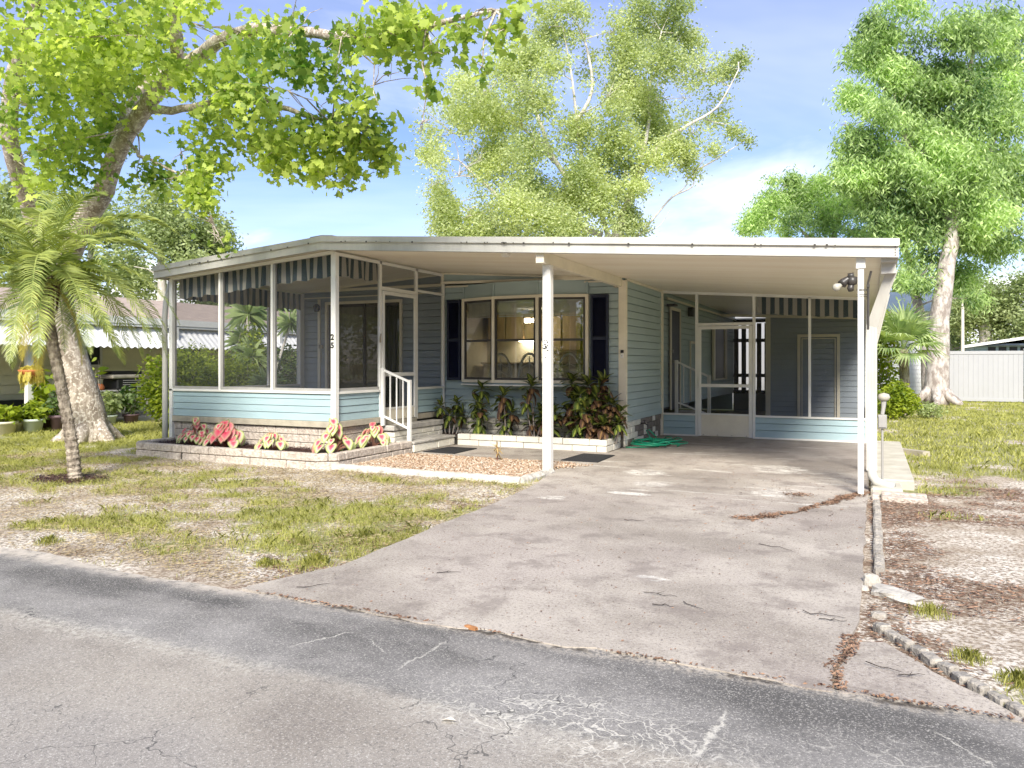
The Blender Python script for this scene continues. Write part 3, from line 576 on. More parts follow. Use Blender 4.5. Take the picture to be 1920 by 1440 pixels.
# steel beam and centre post
BX = -3.77
mb = MB(); mb.box(BX-.04, BX+.04, YF+.06, YW-.03, zc(BX)-.15, zc(BX)-.005); mb.box(BX-.055, BX+.055, YF+.05, YF+.056, zc(BX)-.15, zc(BX)-.005); mb.build('carport_beam', M['cream'], home)
cp = MB(); cp.box(BX-.055, BX+.055, 9.08, 9.19, -.01, zc(BX)-.15, .006); cpo = cp.build('centre_post', M['white'], home)
mb = MB()
for i in range(26):
    a_ = R.uniform(0, 6); z = R.choice([1.62,1.60,1.56,1.65,1.5])+R.uniform(-.05, .05); r = R.uniform(.003, .012); x = BX+R.uniform(-.05, .03)
    mb.box(x-r, x+r, 9.077, 9.0795, z-r*.6, z+r)
mb.box(BX-.006, BX+.006, 9.076, 9.0795, 1.24, 1.252); mb.build('chipped_paint', M['dark'], cpo)
mb = MB(); mb.box(-.135, -.075, 8.90, 8.96, -.01, zc(-.1)-.03, .004); mb.box(-.15, -.06, 8.885, 8.975, zc(-.1)-.14, zc(-.1)-.01); rp = mb.build('carport_post', M['white'], home)
mb = MB(); mb.tube([(-.035, 8.98, 1.75), (-.035, 8.98, 2.25), (-.005, 8.97, 2.37)], .012); mb.box(-.05, -.02, 8.96, 9.0, 2.2, 2.23)
for z in (2.16, 2.17, 2.12, 2.10): mb.tube([(-.14+.11*math.sin(t)*.5+.05, 8.93+.04*math.cos(t), z+.004*t/3) for t in [i*.6 for i in range(12)]], .0025, 5)
mb.build('conduit', M['dark'], rp)
# rear carport wall columns, downspouts
def dspout(pts, w=.105, dd=.075, name='downspout'):
    mb = MB()
    for a_, b_ in zip(pts[:-1], pts[1:]):
        a_, b_ = Vector(a_), Vector(b_); mb.bar(a_, b_, w, dd, (0, 1, 0) if abs((b_-a_).normalized().z) > .5 else (0, 0, 1))
        d = (b_-a_).normalized(); s = Vector((0, 1, 0)) if abs(d.z) > .5 else Vector((0, 0, 1)); q = d.cross(s).normalized()
        for k in (-.3, 0, .3): mb.bar(a_+q*k*w-Vector((0, dd/2+.001, 0)), b_+q*k*w-Vector((0, dd/2+.001, 0)), .008, .006, (0, 1, 0))
    return mb.build(name, M['cream'] if name == 'x' else M['fascia'], home)
dspout([(.20, 9.12, zc(.2)-.12), (-.0, 9.3, 1.80)]); dspout([(-.0, 9.3, 1.82), (-.0, 9.3, .22)])
mb = MB(); mb.tube([(-.0, 9.3, .25), (.005, 9.28, .16), (.05, 9.24, .10), (.14, 9.2, .075), (.22, 9.18, .065)], [.052, .05, .052, .05, .052], 10); mb.build('downspout_elbow', M['fascia'], home, smooth=True)
mb = MB(); mb.box(RX1-.16, RX1-.02, 9.0, 9.2, zc(RX1)-.17, zc(RX1)-.06); mb.build('gutter_outlet', M['fascia'], home)
dspout([(.17, 10.6, 2.25), (.02, 10.75, 1.6), (.0, 10.75, 1.0), (.0, 10.75, .1)], .07, .06)
mb = MB(); mb.tube([(-10.64, 9.25, 2.85), (-10.64, 9.2, 2.62), (-10.60, 9.1, 2.40), (-10.57, 9.05, 2.15), (-10.56, 9.04, 1.85), (-10.55, 9.04, 1.6), (-10.55, 9.04, .45), (-10.55, 9.04, .0)], [.045]*8, 8); mb.build('downspout', M['fascia'], home, smooth=True)

# ---- porch: posts, kneewalls, screens
porch_w = MB(); SZ = .96
def post(mb, x, y, z0, z1, w=.05, d=.05): mb.box(x-w/2, x+w/2, y-d/2, y+d/2, z0, z1, .003)
PX0, PX1, PY0, PY1 = -10.42, -7.10, 9.06, 12.2
mb = MB()
lap_wall(mb, (PX0, PY0), (PX1, PY0), .54, SZ-.02, .105, (0, -1), None, .010)
mb.build('porch_kneewall', M['blue'], home)
for a_, b__, nn in (((PX1, PY0), (PX1, 10.17), 1), ((PX1, 11.28), (PX1, PY1), 1), ((PX0, PY1), (PX0, PY0), -1)): mb = MB(); lap_wall(mb, a_, b__, .54, SZ-.02, .105, (nn, 0), None, .010); mb.build('porch_kneewall', M['blue'], home)
for q in ((PX0-.02, PX1+.02, PY0-.03, PY0+.03, .445, .535, .004), (PX1-.03, PX1+.03, PY0+.03, 10.17, .445, .535, .004), (PX1-.03, PX1+.025, 11.28, PY1, .43, .52, .004), (PX0-.03, PX0+.03, PY0+.03, PY1, .445, .535)): mb = MB(); mb.box(*q); mb.build('rim_board', M['wood'], home)
mb = MB()
mb.box(PX0-.03, PX1+.02, PY0-.035, PY0+.04, SZ-.02, SZ+.015, .003); mb.box(PX1-.04, PX1+.035, PY0+.04, 10.17, SZ-.02, SZ+.015); mb.box(PX1-.04, PX1+.035, 11.28, PY1, SZ-.02, SZ+.015); mb.box(PX0-.035, PX0+.04, PY0+.04, PY1, SZ-.02, SZ+.015)
post(mb, PX1, PY0, .50, zc(PX1)-.035, .085, .085); post(mb, PX0+.01, PY0, .0, zc(PX0)-.03, .07, .07)
for x in (-9.35, -8.28): post(mb, x, PY0, SZ, zc(x)-.02, .04, .045)
for y in (10.19, 11.26): post(mb, PX1, y, .44, zc(PX1)-.02, .05, .055)
post(mb, PX1, PY1-.02, .0, zc(PX1)-.03, .055, .055)
for y in (11.3,): post(mb, PX0, y, SZ, zc(PX0)-.02, .05, .05)
post(mb, PX0, PY1, SZ-.1, zc(PX0)-.02, .10, .12)
mb.bar((PX0, PY0, zc(PX0)-.03), (PX1, PY0, zc(PX1)-.03), .05, .05); mb.box(PX1-.025, PX1+.025, PY0, PY1, zc(PX1)-.075, zc(PX1)-.03); mb.box(PX0-.02, PX0+.02, PY0, PY1, zc(PX0)-.06, zc(PX0)-.02)
mb.box(PX1-.02, PX1+.02, 11.28, PY1-.04, 2.62, 2.66); mb.box(PX1-.02, PX1+.02, 10.21, 11.24, 2.56, 2.62)
mb.build('porch_frame', M['white'], home)
mb = MB()   # inner dark aluminium beads and screen bottom rails
for a_, b__ in ((-10.37, -9.38), (-9.32, -8.31), (-8.25, -7.15)):
    mb.box(a_, b__, PY0-.012, PY0+.02, SZ+.015, SZ+.06); mb.box(a_, a_+.03, PY0-.006, PY0+.03, SZ+.06, zc(a_)-.06); 
mb.box(PX1-.02, PX1+.012, PY0+.045, 10.16, SZ+.015, SZ+.06); mb.build('screen_rails', M['alum'], home)
scr_p = [((PX0+.03, PY0), (-9.37, PY0)), ((-9.33, PY0), (-8.30, PY0)), ((-8.26, PY0), (PX1-.04, PY0)), ((PX1, PY0+.04), (PX1, 10.17)), ((PX1, 11.28), (PX1, PY1-.05)), ((PX0, PY0+.04), (PX0, 11.28)), ((PX0, 11.32), (PX0, PY1-.06))]
for (xa, ya), (xb, yb) in scr_p:
    mb = MB(); mb.add([(xa, ya, SZ+.015), (xb, yb, SZ+.015), (xb, yb, zc(xb)-.05), (xa, ya, zc(xa)-.05)], [(0,1,2,3)]); mb.build('insect_screen', M['screen'], home)
mb = MB(); mb.add([(PX1, 10.21, 2.62), (PX1, 11.24, 2.62), (PX1, 11.24, 2.97), (PX1, 10.21, 2.97)], [(0,1,2,3)]); mb.build('insect_screen', M['screen'], home)
mb = MB(); mb.box(PX0, PX1, PY0, YW, FZ-.06, FZ-.0); mb.build('porch_floor', M['floor'], home)
# porch screen door
def sdoor(x0, y0, x1, y1, z0, z1, zmid, zkick, fw=.055, kick=M['cream'], hinge_left=True):
    """screen door between two plan points"""
    a_, b__ = Vector((x0, y0, 0)), Vector((x1, y1, 0)); D = (b__-a_); n_ = D.length; D /= n_; N = Vector((D.y, -D.x, 0))
    def bx(mb, s0, s1, t0, t1, za, zb, bev=.003):
        T = MB(); T.box(s0, s1, t0, t1, za, zb, bev); return mb.add([a_+D*x+N*y+Vector((0,0,z)) for x, y, z in T.v], T.f)
    mb = MB()
    for s in (0, n_-fw): bx(mb, s, s+fw, 0, .03, z0, z1)
    bx(mb, fw, n_-fw, 0, .03, z1-fw, z1); bx(mb, fw, n_-fw, .002, .028, zmid-.03, zmid+.03); bx(mb, fw, n_-fw, .002, .028, zkick-.015, zkick+.015)
    d = mb.build('screen_door', M['white'], home)
    mb = MB(); bx(mb, fw, n_-fw, .008, .02, z0+.005, zkick-.015, 0); mb.build('kick_panel', kick, d)
    for za, zb in ((zkick+.015, zmid-.03), (zmid+.03, z1-fw)):
        mb = MB(); T = [a_+D*fw+N*.015, a_+D*(n_-fw)+N*.015]; mb.add([T[0]+Vector((0,0,za)), T[1]+Vector((0,0,za)), T[1]+Vector((0,0,zb)), T[0]+Vector((0,0,zb))], [(0,1,2,3)]); mb.build('insect_screen', M['screen'], d)
    mb = MB(); s = .03 if hinge_left else n_-.03; bx(mb, s-.018, s+.018, .03, .045, zmid-.05, zmid+.10, .004); bx(mb, s-.008, s+.014, .045, .075, zmid+.0, zmid+.07, .004); mb.build('handle', M['white'], d)
    mb = MB()
    for i in range(4): s = .1+(n_-.2)*i/3; bx(mb, s-.006, s+.006, .03, .034, z0+.02, z0+.032, 0)
    mb.build('screws', M['dark'], d); return d
sdoor(PX1+.005, 10.23, PX1+.005, 11.22, .47, 2.55, 1.21, .66)
mb = MB(); mb.box(PX1-.03, PX1+.03, 10.2, 11.25, .40, .465); mb.build('door_sill', M['wood'], home)
mb = MB(); mb.box(PX1+.03, PX1+.045, 10.13, 10.17, 1.72, 1.80, .004); mb.tube([(PX1+.04, 10.15, 1.80), (PX1+.05, 10.15, 1.86)], .012); mb.build('door_closer_bracket', M['wood'], home)
# slider
sl = MB(); sl.box(SX0, SX0+.05, YW-.04, YW+.05, FZ, 2.60); sl.box(SX1-.05, SX1, YW-.04, YW+.05, FZ, 2.60); sl.box(SX0+.05, SX1-.05, YW-.04, YW+.05, 2.55, 2.60); sl.box(SX0+.05, SX1-.05, YW-.04, YW+.05, FZ, FZ+.05)
s_ = sl.build('sliding_glass_door', M['cream'], home)
mb = MB(); xm = (SX0+SX1)/2
for a_, b__, y in ((SX0+.05, xm+.03, YW+.01), (xm-.03, SX1-.05, YW+.035)):
    mb.box(a_, a_+.05, y, y+.02, FZ+.05, 2.55); mb.box(b__-.05, b__, y, y+.02, FZ+.05, 2.55); mb.box(a_+.05, b__-.05, y, y+.02, 2.49, 2.55); mb.box(a_+.05, b__-.05, y, y+.02, FZ+.05, FZ+.11)
mb.build('sash', M['dark'], s_)
for a_, b__, y in ((SX0+.1, xm-.02, YW+.02), (xm+.02, SX1-.1, YW+.045)):
    mb = MB(); mb.add([(a_, y, FZ+.11), (b__, y, FZ+.11), (b__, y, 2.49), (a_, y, 2.49)], [(0,1,2,3)]); mb.build('pane', M['dglass'], s_)
mb = MB(); pts = []
for i in range(41): x = SX1-.62+.58*i/40; pts.append((x, YW+.14+.03*math.sin(i*1.25)))
v = [(x, y, FZ+.03) for x, y in pts]+[(x, y, 2.52) for x, y in pts]; mb.add(v, [(i, i+1, 42+i, 41+i) for i in range(40)])
M['curtain'] = mat('olive_curtain_cloth', (.42,.42,.20), .9, .1, 5); mb.build('curtain', M['curtain'], s_, smooth=True)
# striped valances
m, n, l, b = newmat('striped_awning_cloth'); b.inputs['Roughness'].default_value = .85
q = mul(n, l, mul(n, l, attr(n, 'rnd'), 1/.155), 1., 'MULTIPLY'); fr = n.new('ShaderNodeMath'); fr.operation = 'FRACT'; l.new(q, fr.inputs[0])
c = mix(n, l, ramp(n, l, fr.outputs[0], .49, .51, smooth=False), (.44,.42,.36), (.045,.075,.085)); l.new(c, b.inputs['Base Color']); M['stripe'] = m
def valance(x0, y0, x1, y1, drop, wav=.02, top=None, name='striped_valance', z1=None):
    a_, b__ = Vector((x0, y0, 0)), Vector((x1, y1, 0)); D = b__-a_; L = D.length; D /= L; N = Vector((-D.y, D.x, 0)); k = int(L/.03); v = []; at = []; f = []
    for i in range(k+1):
        s = L*i/k; p = a_+D*s; zt = (zc(p.x)-.04) if z1 is None else z1
        for j in range(4):
            t = j/3; w = wav*(.3+t)*(math.sin(s*17+.8*math.sin(s*3))+.4*math.sin(s*41)); dz = drop*t+(t == 1)*.025*abs(math.sin(s*PI/.31)); v.append(p+N*w+D*(.25*w*t)+Vector((0,0,zt-dz))); at.append(s+1e-4)
    for i in range(k):
        for j in range(3): q = i*4+j; f.append((q, q+1, q+5, q+4))
    mb = MB(); mb.add(v, f, at); o = mb.build(name, M['stripe'], home, smooth=True)
    return o
valance(PX0+.06, PY0+.10, PX1-.08, PY0+.10, .31, .018); valance(PX1-.07, PY0+.1, PX1-.07, 10.2, .30, .03); valance(PX0+.07, PY0+.12, PX0+.07, PY1-.05, .30, .016)
# house numbers on the corner post
def text(s, loc, size, rot, matl, parent, name, ext=.004):
    cu = bpy.data.curves.new(name, 'FONT'); cu.body = s; cu.size = size; cu.extrude = ext; cu.align_x = 'CENTER'; cu.offset = size*.02
    o = bpy.data.objects.new(name+'_curve', cu); col.objects.link(o); bpy.context.view_layer.update()
    me = bpy.data.meshes.new_from_object(o.evaluated_get(bpy.context.evaluated_depsgraph_get())); bpy.data.objects.remove(o)
    me.name = name; me.materials.clear(); me.materials.append(matl); o = bpy.data.objects.new(name, me); col.objects.link(o); o.parent = parent; o.location = Vector(loc)-origin(parent); o.rotation_euler = rot; return o
for s, z in (('2', 1.735), ('5', 1.615)): text(s, (PX1-.008, PY0-.048, z), .115, (PI/2, 0, 0), M['black'], home, 'house_number')

# ---- bow window with three double-hung units, shutters, shelf
BW = [(-6.70, 12.235), (-5.97, 11.985), (-5.13, 11.965), (-4.33, 12.22)]; BZ0, BZ1 = 1.075, 2.53
win = MB()
for i in range(3):
    (xa, ya), (xb, yb) = BW[i], BW[i+1]
    for z in (BZ0, BZ1-.0): win.bar((xa, ya, z), (xb, yb, z), .06, .05)
for i, (x, y) in enumerate(BW): win.box(x-.026, x+.026, y-.03, y+.03, BZ0-.025, BZ1+.025, .003)
w_ = win.build('bow_window', M['cream'], home)
mb = MB(); mb.prism(BW+[(-4.33, YW), (-6.70, YW)], BZ0-.06, BZ0-.03); mb.build('window_base', M['sage'], w_)
mb = MB(); mb.prism([(-6.74, 12.20), (-6.0, 11.90), (-5.1, 11.88), (-4.29, 12.18), (-4.29, YW-.014), (-6.74, YW-.014)], 1.0, 1.022); mb.build('window_shelf', M['white'], w_)
mb = MB()
for i in range(3):
    (xa, ya), (xb, yb) = BW[i], BW[i+1]; zt = 2.80
    mb.add([(xa, ya+.01, BZ1+.03), (xb, yb+.01, BZ1+.03), (xb, yb+.02, zt), (xa, ya+.02, zt), (xb, YW, BZ1+.03), (xa, YW, BZ1+.03)], [(0,1,2,3),(0,5,4,1)])
    mb.add([(xa, ya+.01, BZ0-.03), (xb, yb+.01, BZ0-.03), (xb, yb+.01, 1.022), (xa, ya+.01, 1.022)], [(3,2,1,0)])
mb.build('window_header', M['sage'], w_)
mb = MB()
for i, (x, y) in enumerate(BW): mb.box(x-.014, x+.014, y-.012, y+.02, BZ1+.03, 2.76)
mb.build('header_battens', M['sage'], w_)
for i in range(3):
    a_, b__ = Vector((*BW[i], 0)), Vector((*BW[i+1], 0)); D = b__-a_; L = D.length; D /= L; N = Vector((D.y, -D.x, 0))
    def bx(mb, s0, s1, t0, t1, za, zb, bev=0):
        T = MB(); T.box(s0, s1, t0, t1, za, zb, bev); return mb.add([a_+D*x+N*y+Vector((0,0,z)) for x, y, z in T.v], T.f)
    mb = MB(); s0, s1 = .03, L-.03; zm = 1.79
    for s in (s0, s1-.035): bx(mb, s, s+.035, -.02, .012, BZ0+.025, BZ1-.025)
    for za, zb in ((BZ0+.025, BZ0+.065), (BZ1-.06, BZ1-.025), (zm-.02, zm+.02)): bx(mb, s0+.035, s1-.035, -.018, .010, za, zb)
    sash = mb.build('sash', M['dark'], w_)
    for za, zb in ((BZ0+.065, zm-.02), (zm+.02, BZ1-.06)):
        mb = MB(); p, q = a_+D*(s0+.035), a_+D*(s1-.035); mb.add([p+Vector((0,0,za)), q+Vector((0,0,za)), q+Vector((0,0,zb)), p+Vector((0,0,zb))], [(0,1,2,3)]); mb.build('pane', M['glass'], w_)
    mb = MB(); nb = 13
    for k in range(nb):
        z = BZ1-.08-.018*k; bx(mb, s0+.04, s1-.04, -.09, -.06, z-.006, z+.006)
    bx(mb, s0+.04, s1-.04, -.095, -.055, BZ1-.075, BZ1-.045); bx(mb, s0+.04, s1-.04, -.09, -.06, BZ1-.08-.018*nb-.02, BZ1-.08-.018*nb); mb.build('blind', M['white'], w_)
for x0, x1 in ((-7.04, -6.76), (-4.27, -3.96)):
    mb = MB(); y = YW-.05
    for a_, b__, za, zb in ((x0, x0+.04, 1.08, 2.54), (x1-.04, x1, 1.08, 2.54), (x0+.04, x1-.04, 2.49, 2.54), (x0+.04, x1-.04, 1.08, 1.13), (x0+.04, x1-.04, 1.78, 1.83)): mb.box(a_, b__, y-.012, y+.035, za, zb, .002)
    z = 1.14
    while z < 2.48:
        if not 1.76 < z < 1.83: mb.add([(x0+.04, y-.006, z), (x1-.04, y-.006, z), (x1-.04, y+.022, z+.034), (x0+.04, y+.022, z+.034)], [(0,1,2,3)])
        z += .032
    mb.box(x0+.04, x1-.04, y+.024, y+.034, 1.13, 2.49); mb.build('shutter', M['navy'], home)

# ---- rear screen wall of the carport
RY = 14.75; RW0, RW1 = -3.68, -.07
mb = MB()
mb.bar((RW0, RY, zc(RW0)-.025), (RW1, RY, zc(RW1)-.025), .05, .05)
for x in (-3.02, -1.97): post(mb, x, RY, 0, zc(x)-.02, .05, .06)
post(mb, -1.01, RY, .41, zc(-1.01)-.02, .045, .05); post(mb, RW1, RY, 0, zc(RW1)-.02, .06, .06)
mb.box(RW0, -3.045, RY-.03, RY+.03, .395, .43); mb.box(-1.945, RW1-.03, RY-.03, RY+.03, .395, .43); mb.box(RW0, -3.045, RY-.02, RY+.02, .0, .03); mb.box(-1.945, RW1-.03, RY-.02, RY+.02, .0, .03)
mb.box(-2.995, -1.995, RY-.03, RY+.03, 2.10, 2.15); mb.build('carport_screen_frame', M['white'], home)
for a_, b__ in ((RW0, -3.045), (-1.945, RW1-.03)): mb = MB(); lap_wall(mb, (a_, RY), (b__, RY), .03, .395, .124, (0, -1)); mb.build('carport_kneewall', M['blue'], home)
sdoor(-2.99, RY-.01, -2.0, RY-.01, .012, 2.09, .97, .43, .06)
for xa, xb, za in ((RW0, -3.045, .43), (-1.945, -1.03, .43), (-.99, RW1-.03, .43), (-2.995, -1.995, 2.15)):
    mb = MB(); mb.add([(xa, RY, za), (xb, RY, za), (xb, RY, zc(xb)-.05), (xa, RY, zc(xa)-.05)], [(0,1,2,3)]); mb.build('insect_screen', M['screen'], home)
valance(-1.93, RY+.14, -.12, RY+.14, .30, .006)
# behind: shed room wall, its door frame, beam, dark slats at the back, white showing in their gaps
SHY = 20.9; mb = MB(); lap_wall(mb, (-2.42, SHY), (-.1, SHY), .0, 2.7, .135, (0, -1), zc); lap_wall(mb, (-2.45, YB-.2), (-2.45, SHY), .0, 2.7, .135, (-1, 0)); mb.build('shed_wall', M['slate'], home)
mb = MB(); mb.box(-2.50, -2.38, SHY-.03, SHY+.05, 0, zc(-2.4)-.05); mb.bar((-3.6, SHY-.06, 2.66), (-.1, SHY-.06, 2.50), .05, .07)
mb.build('shed_corner_board', M['cream'], home)
def framed(name, x0, x1, y, z0, z1, w=.07, fill=None, matl=M['cream']):
    mb = MB(); mb.box(x0, x0+w, y-.04, y, z0, z1); mb.box(x1-w, x1, y-.04, y, z0, z1); mb.box(x0+w, x1-w, y-.04, y, z1-w, z1)
    o = mb.build(name, matl, home)
    mb = MB(); mb.box(x0+w+.03, x0+w+.05, y-.03, y-.02, z0, z1-w-.03); mb.box(x1-w-.05, x1-w-.03, y-.03, y-.02, z0, z1-w-.03); mb.box(x0+w+.05, x1-w-.05, y-.03, y-.02, z1-w-.05, z1-w-.03); mb.build('inner_frame', matl, o)
    return o
framed('shed_door_frame', -1.72, -.72, SHY-.015, .0, 2.12)
mb = MB(); jx = -3.55
for k in range(6):
    x = -3.68+.215*k; mb.box(x, x+.13, YB-.32, YB-.29, .55, 2.55)
jal = mb.build('rear_slat_screen', M['dark'], home)
mb = MB()
for z in (.5, .98, 2.0, 2.57): mb.box(-3.70, -2.46, YB-.36, YB-.33, z, z+.10)
mb.build('cross_bars', M['black'], jal)
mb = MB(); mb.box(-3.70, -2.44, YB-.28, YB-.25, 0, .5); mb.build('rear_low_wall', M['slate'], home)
mb = MB(); x = -3.66   # side door, its frame, panel, window on the carport side of the home
mb.box(x, x+.03, 15.25, 15.31, .45, 2.52); mb.box(x, x+.03, 16.07, 16.13, .45, 2.52); mb.box(x, x+.03, 15.31, 16.07, 2.46, 2.52); sd = mb.build('side_door_frame', M['cream'], home)
mb = MB(); mb.box(x-.02, x+.012, 15.31, 16.07, .45, 2.46); mb.build('side_door', M['navy'], sd)
mb = MB(); mb.lathe((x+.05, 15.40, 1.42), [(0, -.03), (.03, -.02), (.03, .02), (0, .03)], 10); mb.box(x+.012, x+.04, 15.38, 15.42, 1.60, 1.66); mb.build('door_knob', M['alum'], sd)
mb = MB(); mb.box(x, x+.03, 17.1, 17.15, .55, 1.88); mb.box(x, x+.03, 17.75, 17.80, .55, 1.88); mb.box(x, x+.03, 17.15, 17.75, 1.83, 1.88); mb.build('utility_hatch_frame', M['cream'], home)
mb = MB(); mb.box(x, x+.05, 19.75, 19.95, .95, 2.35); mb.box(x, x+.05, 21.4, 21.7, .95, 2.35); mb.box(x, x+.05, 19.95, 21.4, .95, .99); sw = mb.build('side_window', M['cream'], home)
mb = MB(); mb.box(x, x+.02, 19.95, 21.4, .99, 2.35); mb.build('pane', M['black'], sw)
mb = MB(); mb.bar((-3.62, 14.9, 2.66), (-3.62, YB-.3, 2.66), .03, .04); mb.build('inner_trim', M['cream'], home)
mb = MB(); mb.box(-.1, -.06, 14.8, YB-.2, 0, .42); mb.build('right_kneewall', M['slate'], home)
mb = MB(); mb.add([(-.08, 14.8, .42), (-.08, SHY, .42), (-.08, SHY, zc(-.1)-.02), (-.08, 14.8, zc(-.1)-.02)], [(0,1,2,3)]); mb.build('insect_screen', M['screen'], home)
# porch light and switch cord
mb = MB(); mb.box(-10.08, -9.98, YW-.06, YW-.015, 2.42, 2.52); mb.lathe((-9.97, YW-.12, 2.47), [(.0, -.04), (.06, -.03), (.07, .05), (.03, .09), (0, .09)], 12); tag(mb.build('porch_lamp', M['black']), 'dark wall lamp beside the sliding glass door inside the screened porch', 'wall lamp')
mb = MB(); mb.box(-9.98, -9.90, YW-.05, YW-.015, 1.68, 1.75); mb.tube([(-10.0, YW-.03, 1.78), (-9.94, YW-.05, 1.72), (-9.91, YW-.04, 1.55), (-9.93, YW-.04, 1.40)], .006, 6); tag(mb.build('wall_hook', M['wood']), 'small hook with hanging cord on the siding inside the screened porch', 'hook')
mb = MB(); mb.box(-3.66, -3.56, 16.95, 17.15, 2.42, 2.62); mb.box(-3.66, -3.50, 15.0, 15.25, 2.52, 2.56); tag(mb.build('wall_vent_box', M['black']), 'small black box mounted high on the wall behind the carport screen', 'vent box')
# doorbell on the corner board
db = empty('doorbell', (-3.72, YW-.045, 1.55), 'white and black doorbell camera on the cream corner board beside the carport', 'doorbell')
mb = MB(); mb.box(-3.75, -3.70, YW-.055, YW-.03, 1.475, 1.56, .006); mb.build('body', M['white'], db); mb = MB(); mb.box(-3.75, -3.70, YW-.057, YW-.03, 1.562, 1.61, .006); mb.build('camera_head', M['black'], db)
mb = MB(); mb.tube([(-3.725, YW-.058, 1.515), (-3.725, YW-.054, 1.515)], .009, 10); mb.build('button', M['alum'], db)
mb = MB(); mb.box(-3.85, -3.79, YW-.12, YW-.03, zc(-3.8)-.165, zc(-3.8)-.14); mb.build('beam_bracket', M['wood'], home)
# flood light
fl = empty('flood_light', (-.15, 8.95, 2.28), 'dark floodlight with one clear bulb fixed to the right carport post', 'floodlight')
mb = MB(); mb.lathe((-.19, 8.93, 2.27), [(0, -.05), (.045, -.04), (.05, .0), (.045, .04), (0, .05)], 12); mb.tube([(-.14, 8.93, 2.29), (-.22, 8.93, 2.30), (-.27, 8.92, 2.26), (-.29, 8.91, 2.235)], [.018, .03, .045, .05], 10)
mb.tube([(-.19, 8.93, 2.25), (-.205, 8.92, 2.19), (-.20, 8.91, 2.165)], [.03, .035, .028], 10); mb.tube([(-.23, 8.92, 2.32), (-.17, 8.92, 2.33)], .03, 8); mb.build('housing', M['dark'], fl, smooth=True)
mb = MB(); prof = [(0, -.06), (.028, -.052), (.043, -.028), (.043, -.008), (.026, .02), (.02, .04)]; mb.lathe((0, 0, 0), prof, 14)
rt = Matrix.Rotation(math.radians(60), 3, 'Y'); mb.v = [tuple(rt @ Vector(p)+Vector((-.325, 8.905, 2.215))) for p in mb.v]; M['bulb'] = mat('frosted_bulb', (.42,.40,.33), .12, .03, 3); mb.build('bulb', M['bulb'], fl, smooth=True)
# small ceiling sensor by the centre post
mb = MB(); mb.box(-4.42, -4.33, 9.1, 9.2, zc(-4.4)-.05, zc(-4.4)-.002, .008); tag(mb.build('ceiling_sensor', M['white']), 'small white box on the carport ceiling left of the centre post', 'sensor')
# electrical box and round lamp on the right column
eb = empty('electrical_box', (.07, 9.36, .6), 'grey electrical outlet box on the right carport downspout column', 'outlet box')
mb = MB(); mb.box(.06, .15, 9.30, 9.38, .68, .83, .006); mb.build('box', M['alum'], eb); mb = MB(); mb.box(.068, .142, 9.290, 9.30, .695, .815, .003); mb.build('cover', M['alum'], eb); mb = MB(); mb.tube([(.105, 9.34, .68), (.105, 9.34, -.02)], .012, 8); mb.build('conduit', M['alum'], eb)
yl = empty('globe_lamp', (.11, 9.4, .9), 'small white globe lamp on the right carport column above the outlet box', 'lamp')
mb = MB(); mb.lathe((.12, 9.38, 1.02), [(0, -.045), (.045, -.035), (.065, 0), (.05, .035), (0, .05)], 16); mb.build('globe', M['bulb'], yl, smooth=True); mb = MB(); mb.tube([(.12, 9.38, .985), (.115, 9.37, .90), (.105, 9.36, .83)], [.03, .022, .02], 8); mb.build('neck', M['alum'], yl)

# ---- interior seen through the windows
def chair(x, y, rz, label):
    e = empty('rattan_chair', (x, y, FZ), label, 'chair', 'white rattan dining chairs behind the bow window', rz)
    m_ = M['rattan']; 
    mb = MB(); pts = [(.24*math.cos(t), .22, .45+.62*max(0, math.sin(t))**.8) for t in [PI*i/16 for i in range(17)]]; mb.tube(pts, .024, 7)
    for k in (-.12, 0, .12): mb.tube([(k, .22, .45), (k*1.3, .22, .75), (k*1.6, .22, 1.02-abs(k))], .012, 6)
    for z in (.68, .84): mb.tube([(-.2, .22, z-.06), (0, .22, z+.05), (.2, .22, z-.06)], .014, 6)
    for prt in ((mb, 'backrest'),):
        T = prt[0]; T.v = [(vx+x, vy+y, vz+FZ) for vx, vy, vz in T.v]; T.build(prt[1], m_, e)
    mb = MB(); mb.box(x-.24, x+.24, y-.22, y+.24, FZ+.42, FZ+.47, .015); mb.build('seat', m_, e)
    for sx_ in (-1, 1):
        for sy_ in (-1, 1): mb = MB(); mb.tube([(x+sx_*.2, y+sy_*.19, FZ), (x+sx_*.19, y+sy_*.18, FZ+.43)], .018, 7); mb.build('leg', m_, e)
    return e
M['rattan'] = mat('white_rattan', (.9,.87,.78), .5, .1, 20)
chair(-6.37, 13.3, .9, 'white rattan chair with a dark cushion, leftmost behind the bow window'); chair(-5.72, 13.25, 3.0, 'white rattan chair with arched back behind the middle mullion of the bow window')
chair(-5.14, 13.4, .2, 'white rattan chair with arched back behind the right pane of the bow window'); chair(-4.72, 13.3, -1.2, 'white rattan chair at the far right edge of the bow window')
tb = empty('dining_table', (-4.9, 13.6, FZ), 'pale dining table among the rattan chairs behind the bow window', 'table')
mb = MB(); mb.lathe((-5.0, 13.75, FZ+.72), [(0, 0), (.55, 0), (.55, .03), (0, .03)], 24); mb.build('table_top', M['inner'], tb); mb = MB(); mb.lathe((-5.0, 13.75, FZ), [(.3, 0), (.08, .06), (.06, .7), (.2, .72)], 14); mb.build('pedestal', M['rattan'], tb)
M['oak'] = mat('honey_oak', (.50,.38,.22), .5, .2, 4, stretch=(4,4,.6)); M['warm'] = emis('warm_lamp', (1.0, .86, .62), 9)
kc = empty('kitchen_cabinets', (-6.0, 17.2, FZ), 'honey oak kitchen cabinets at the back of the room behind the bow window', 'cabinets')
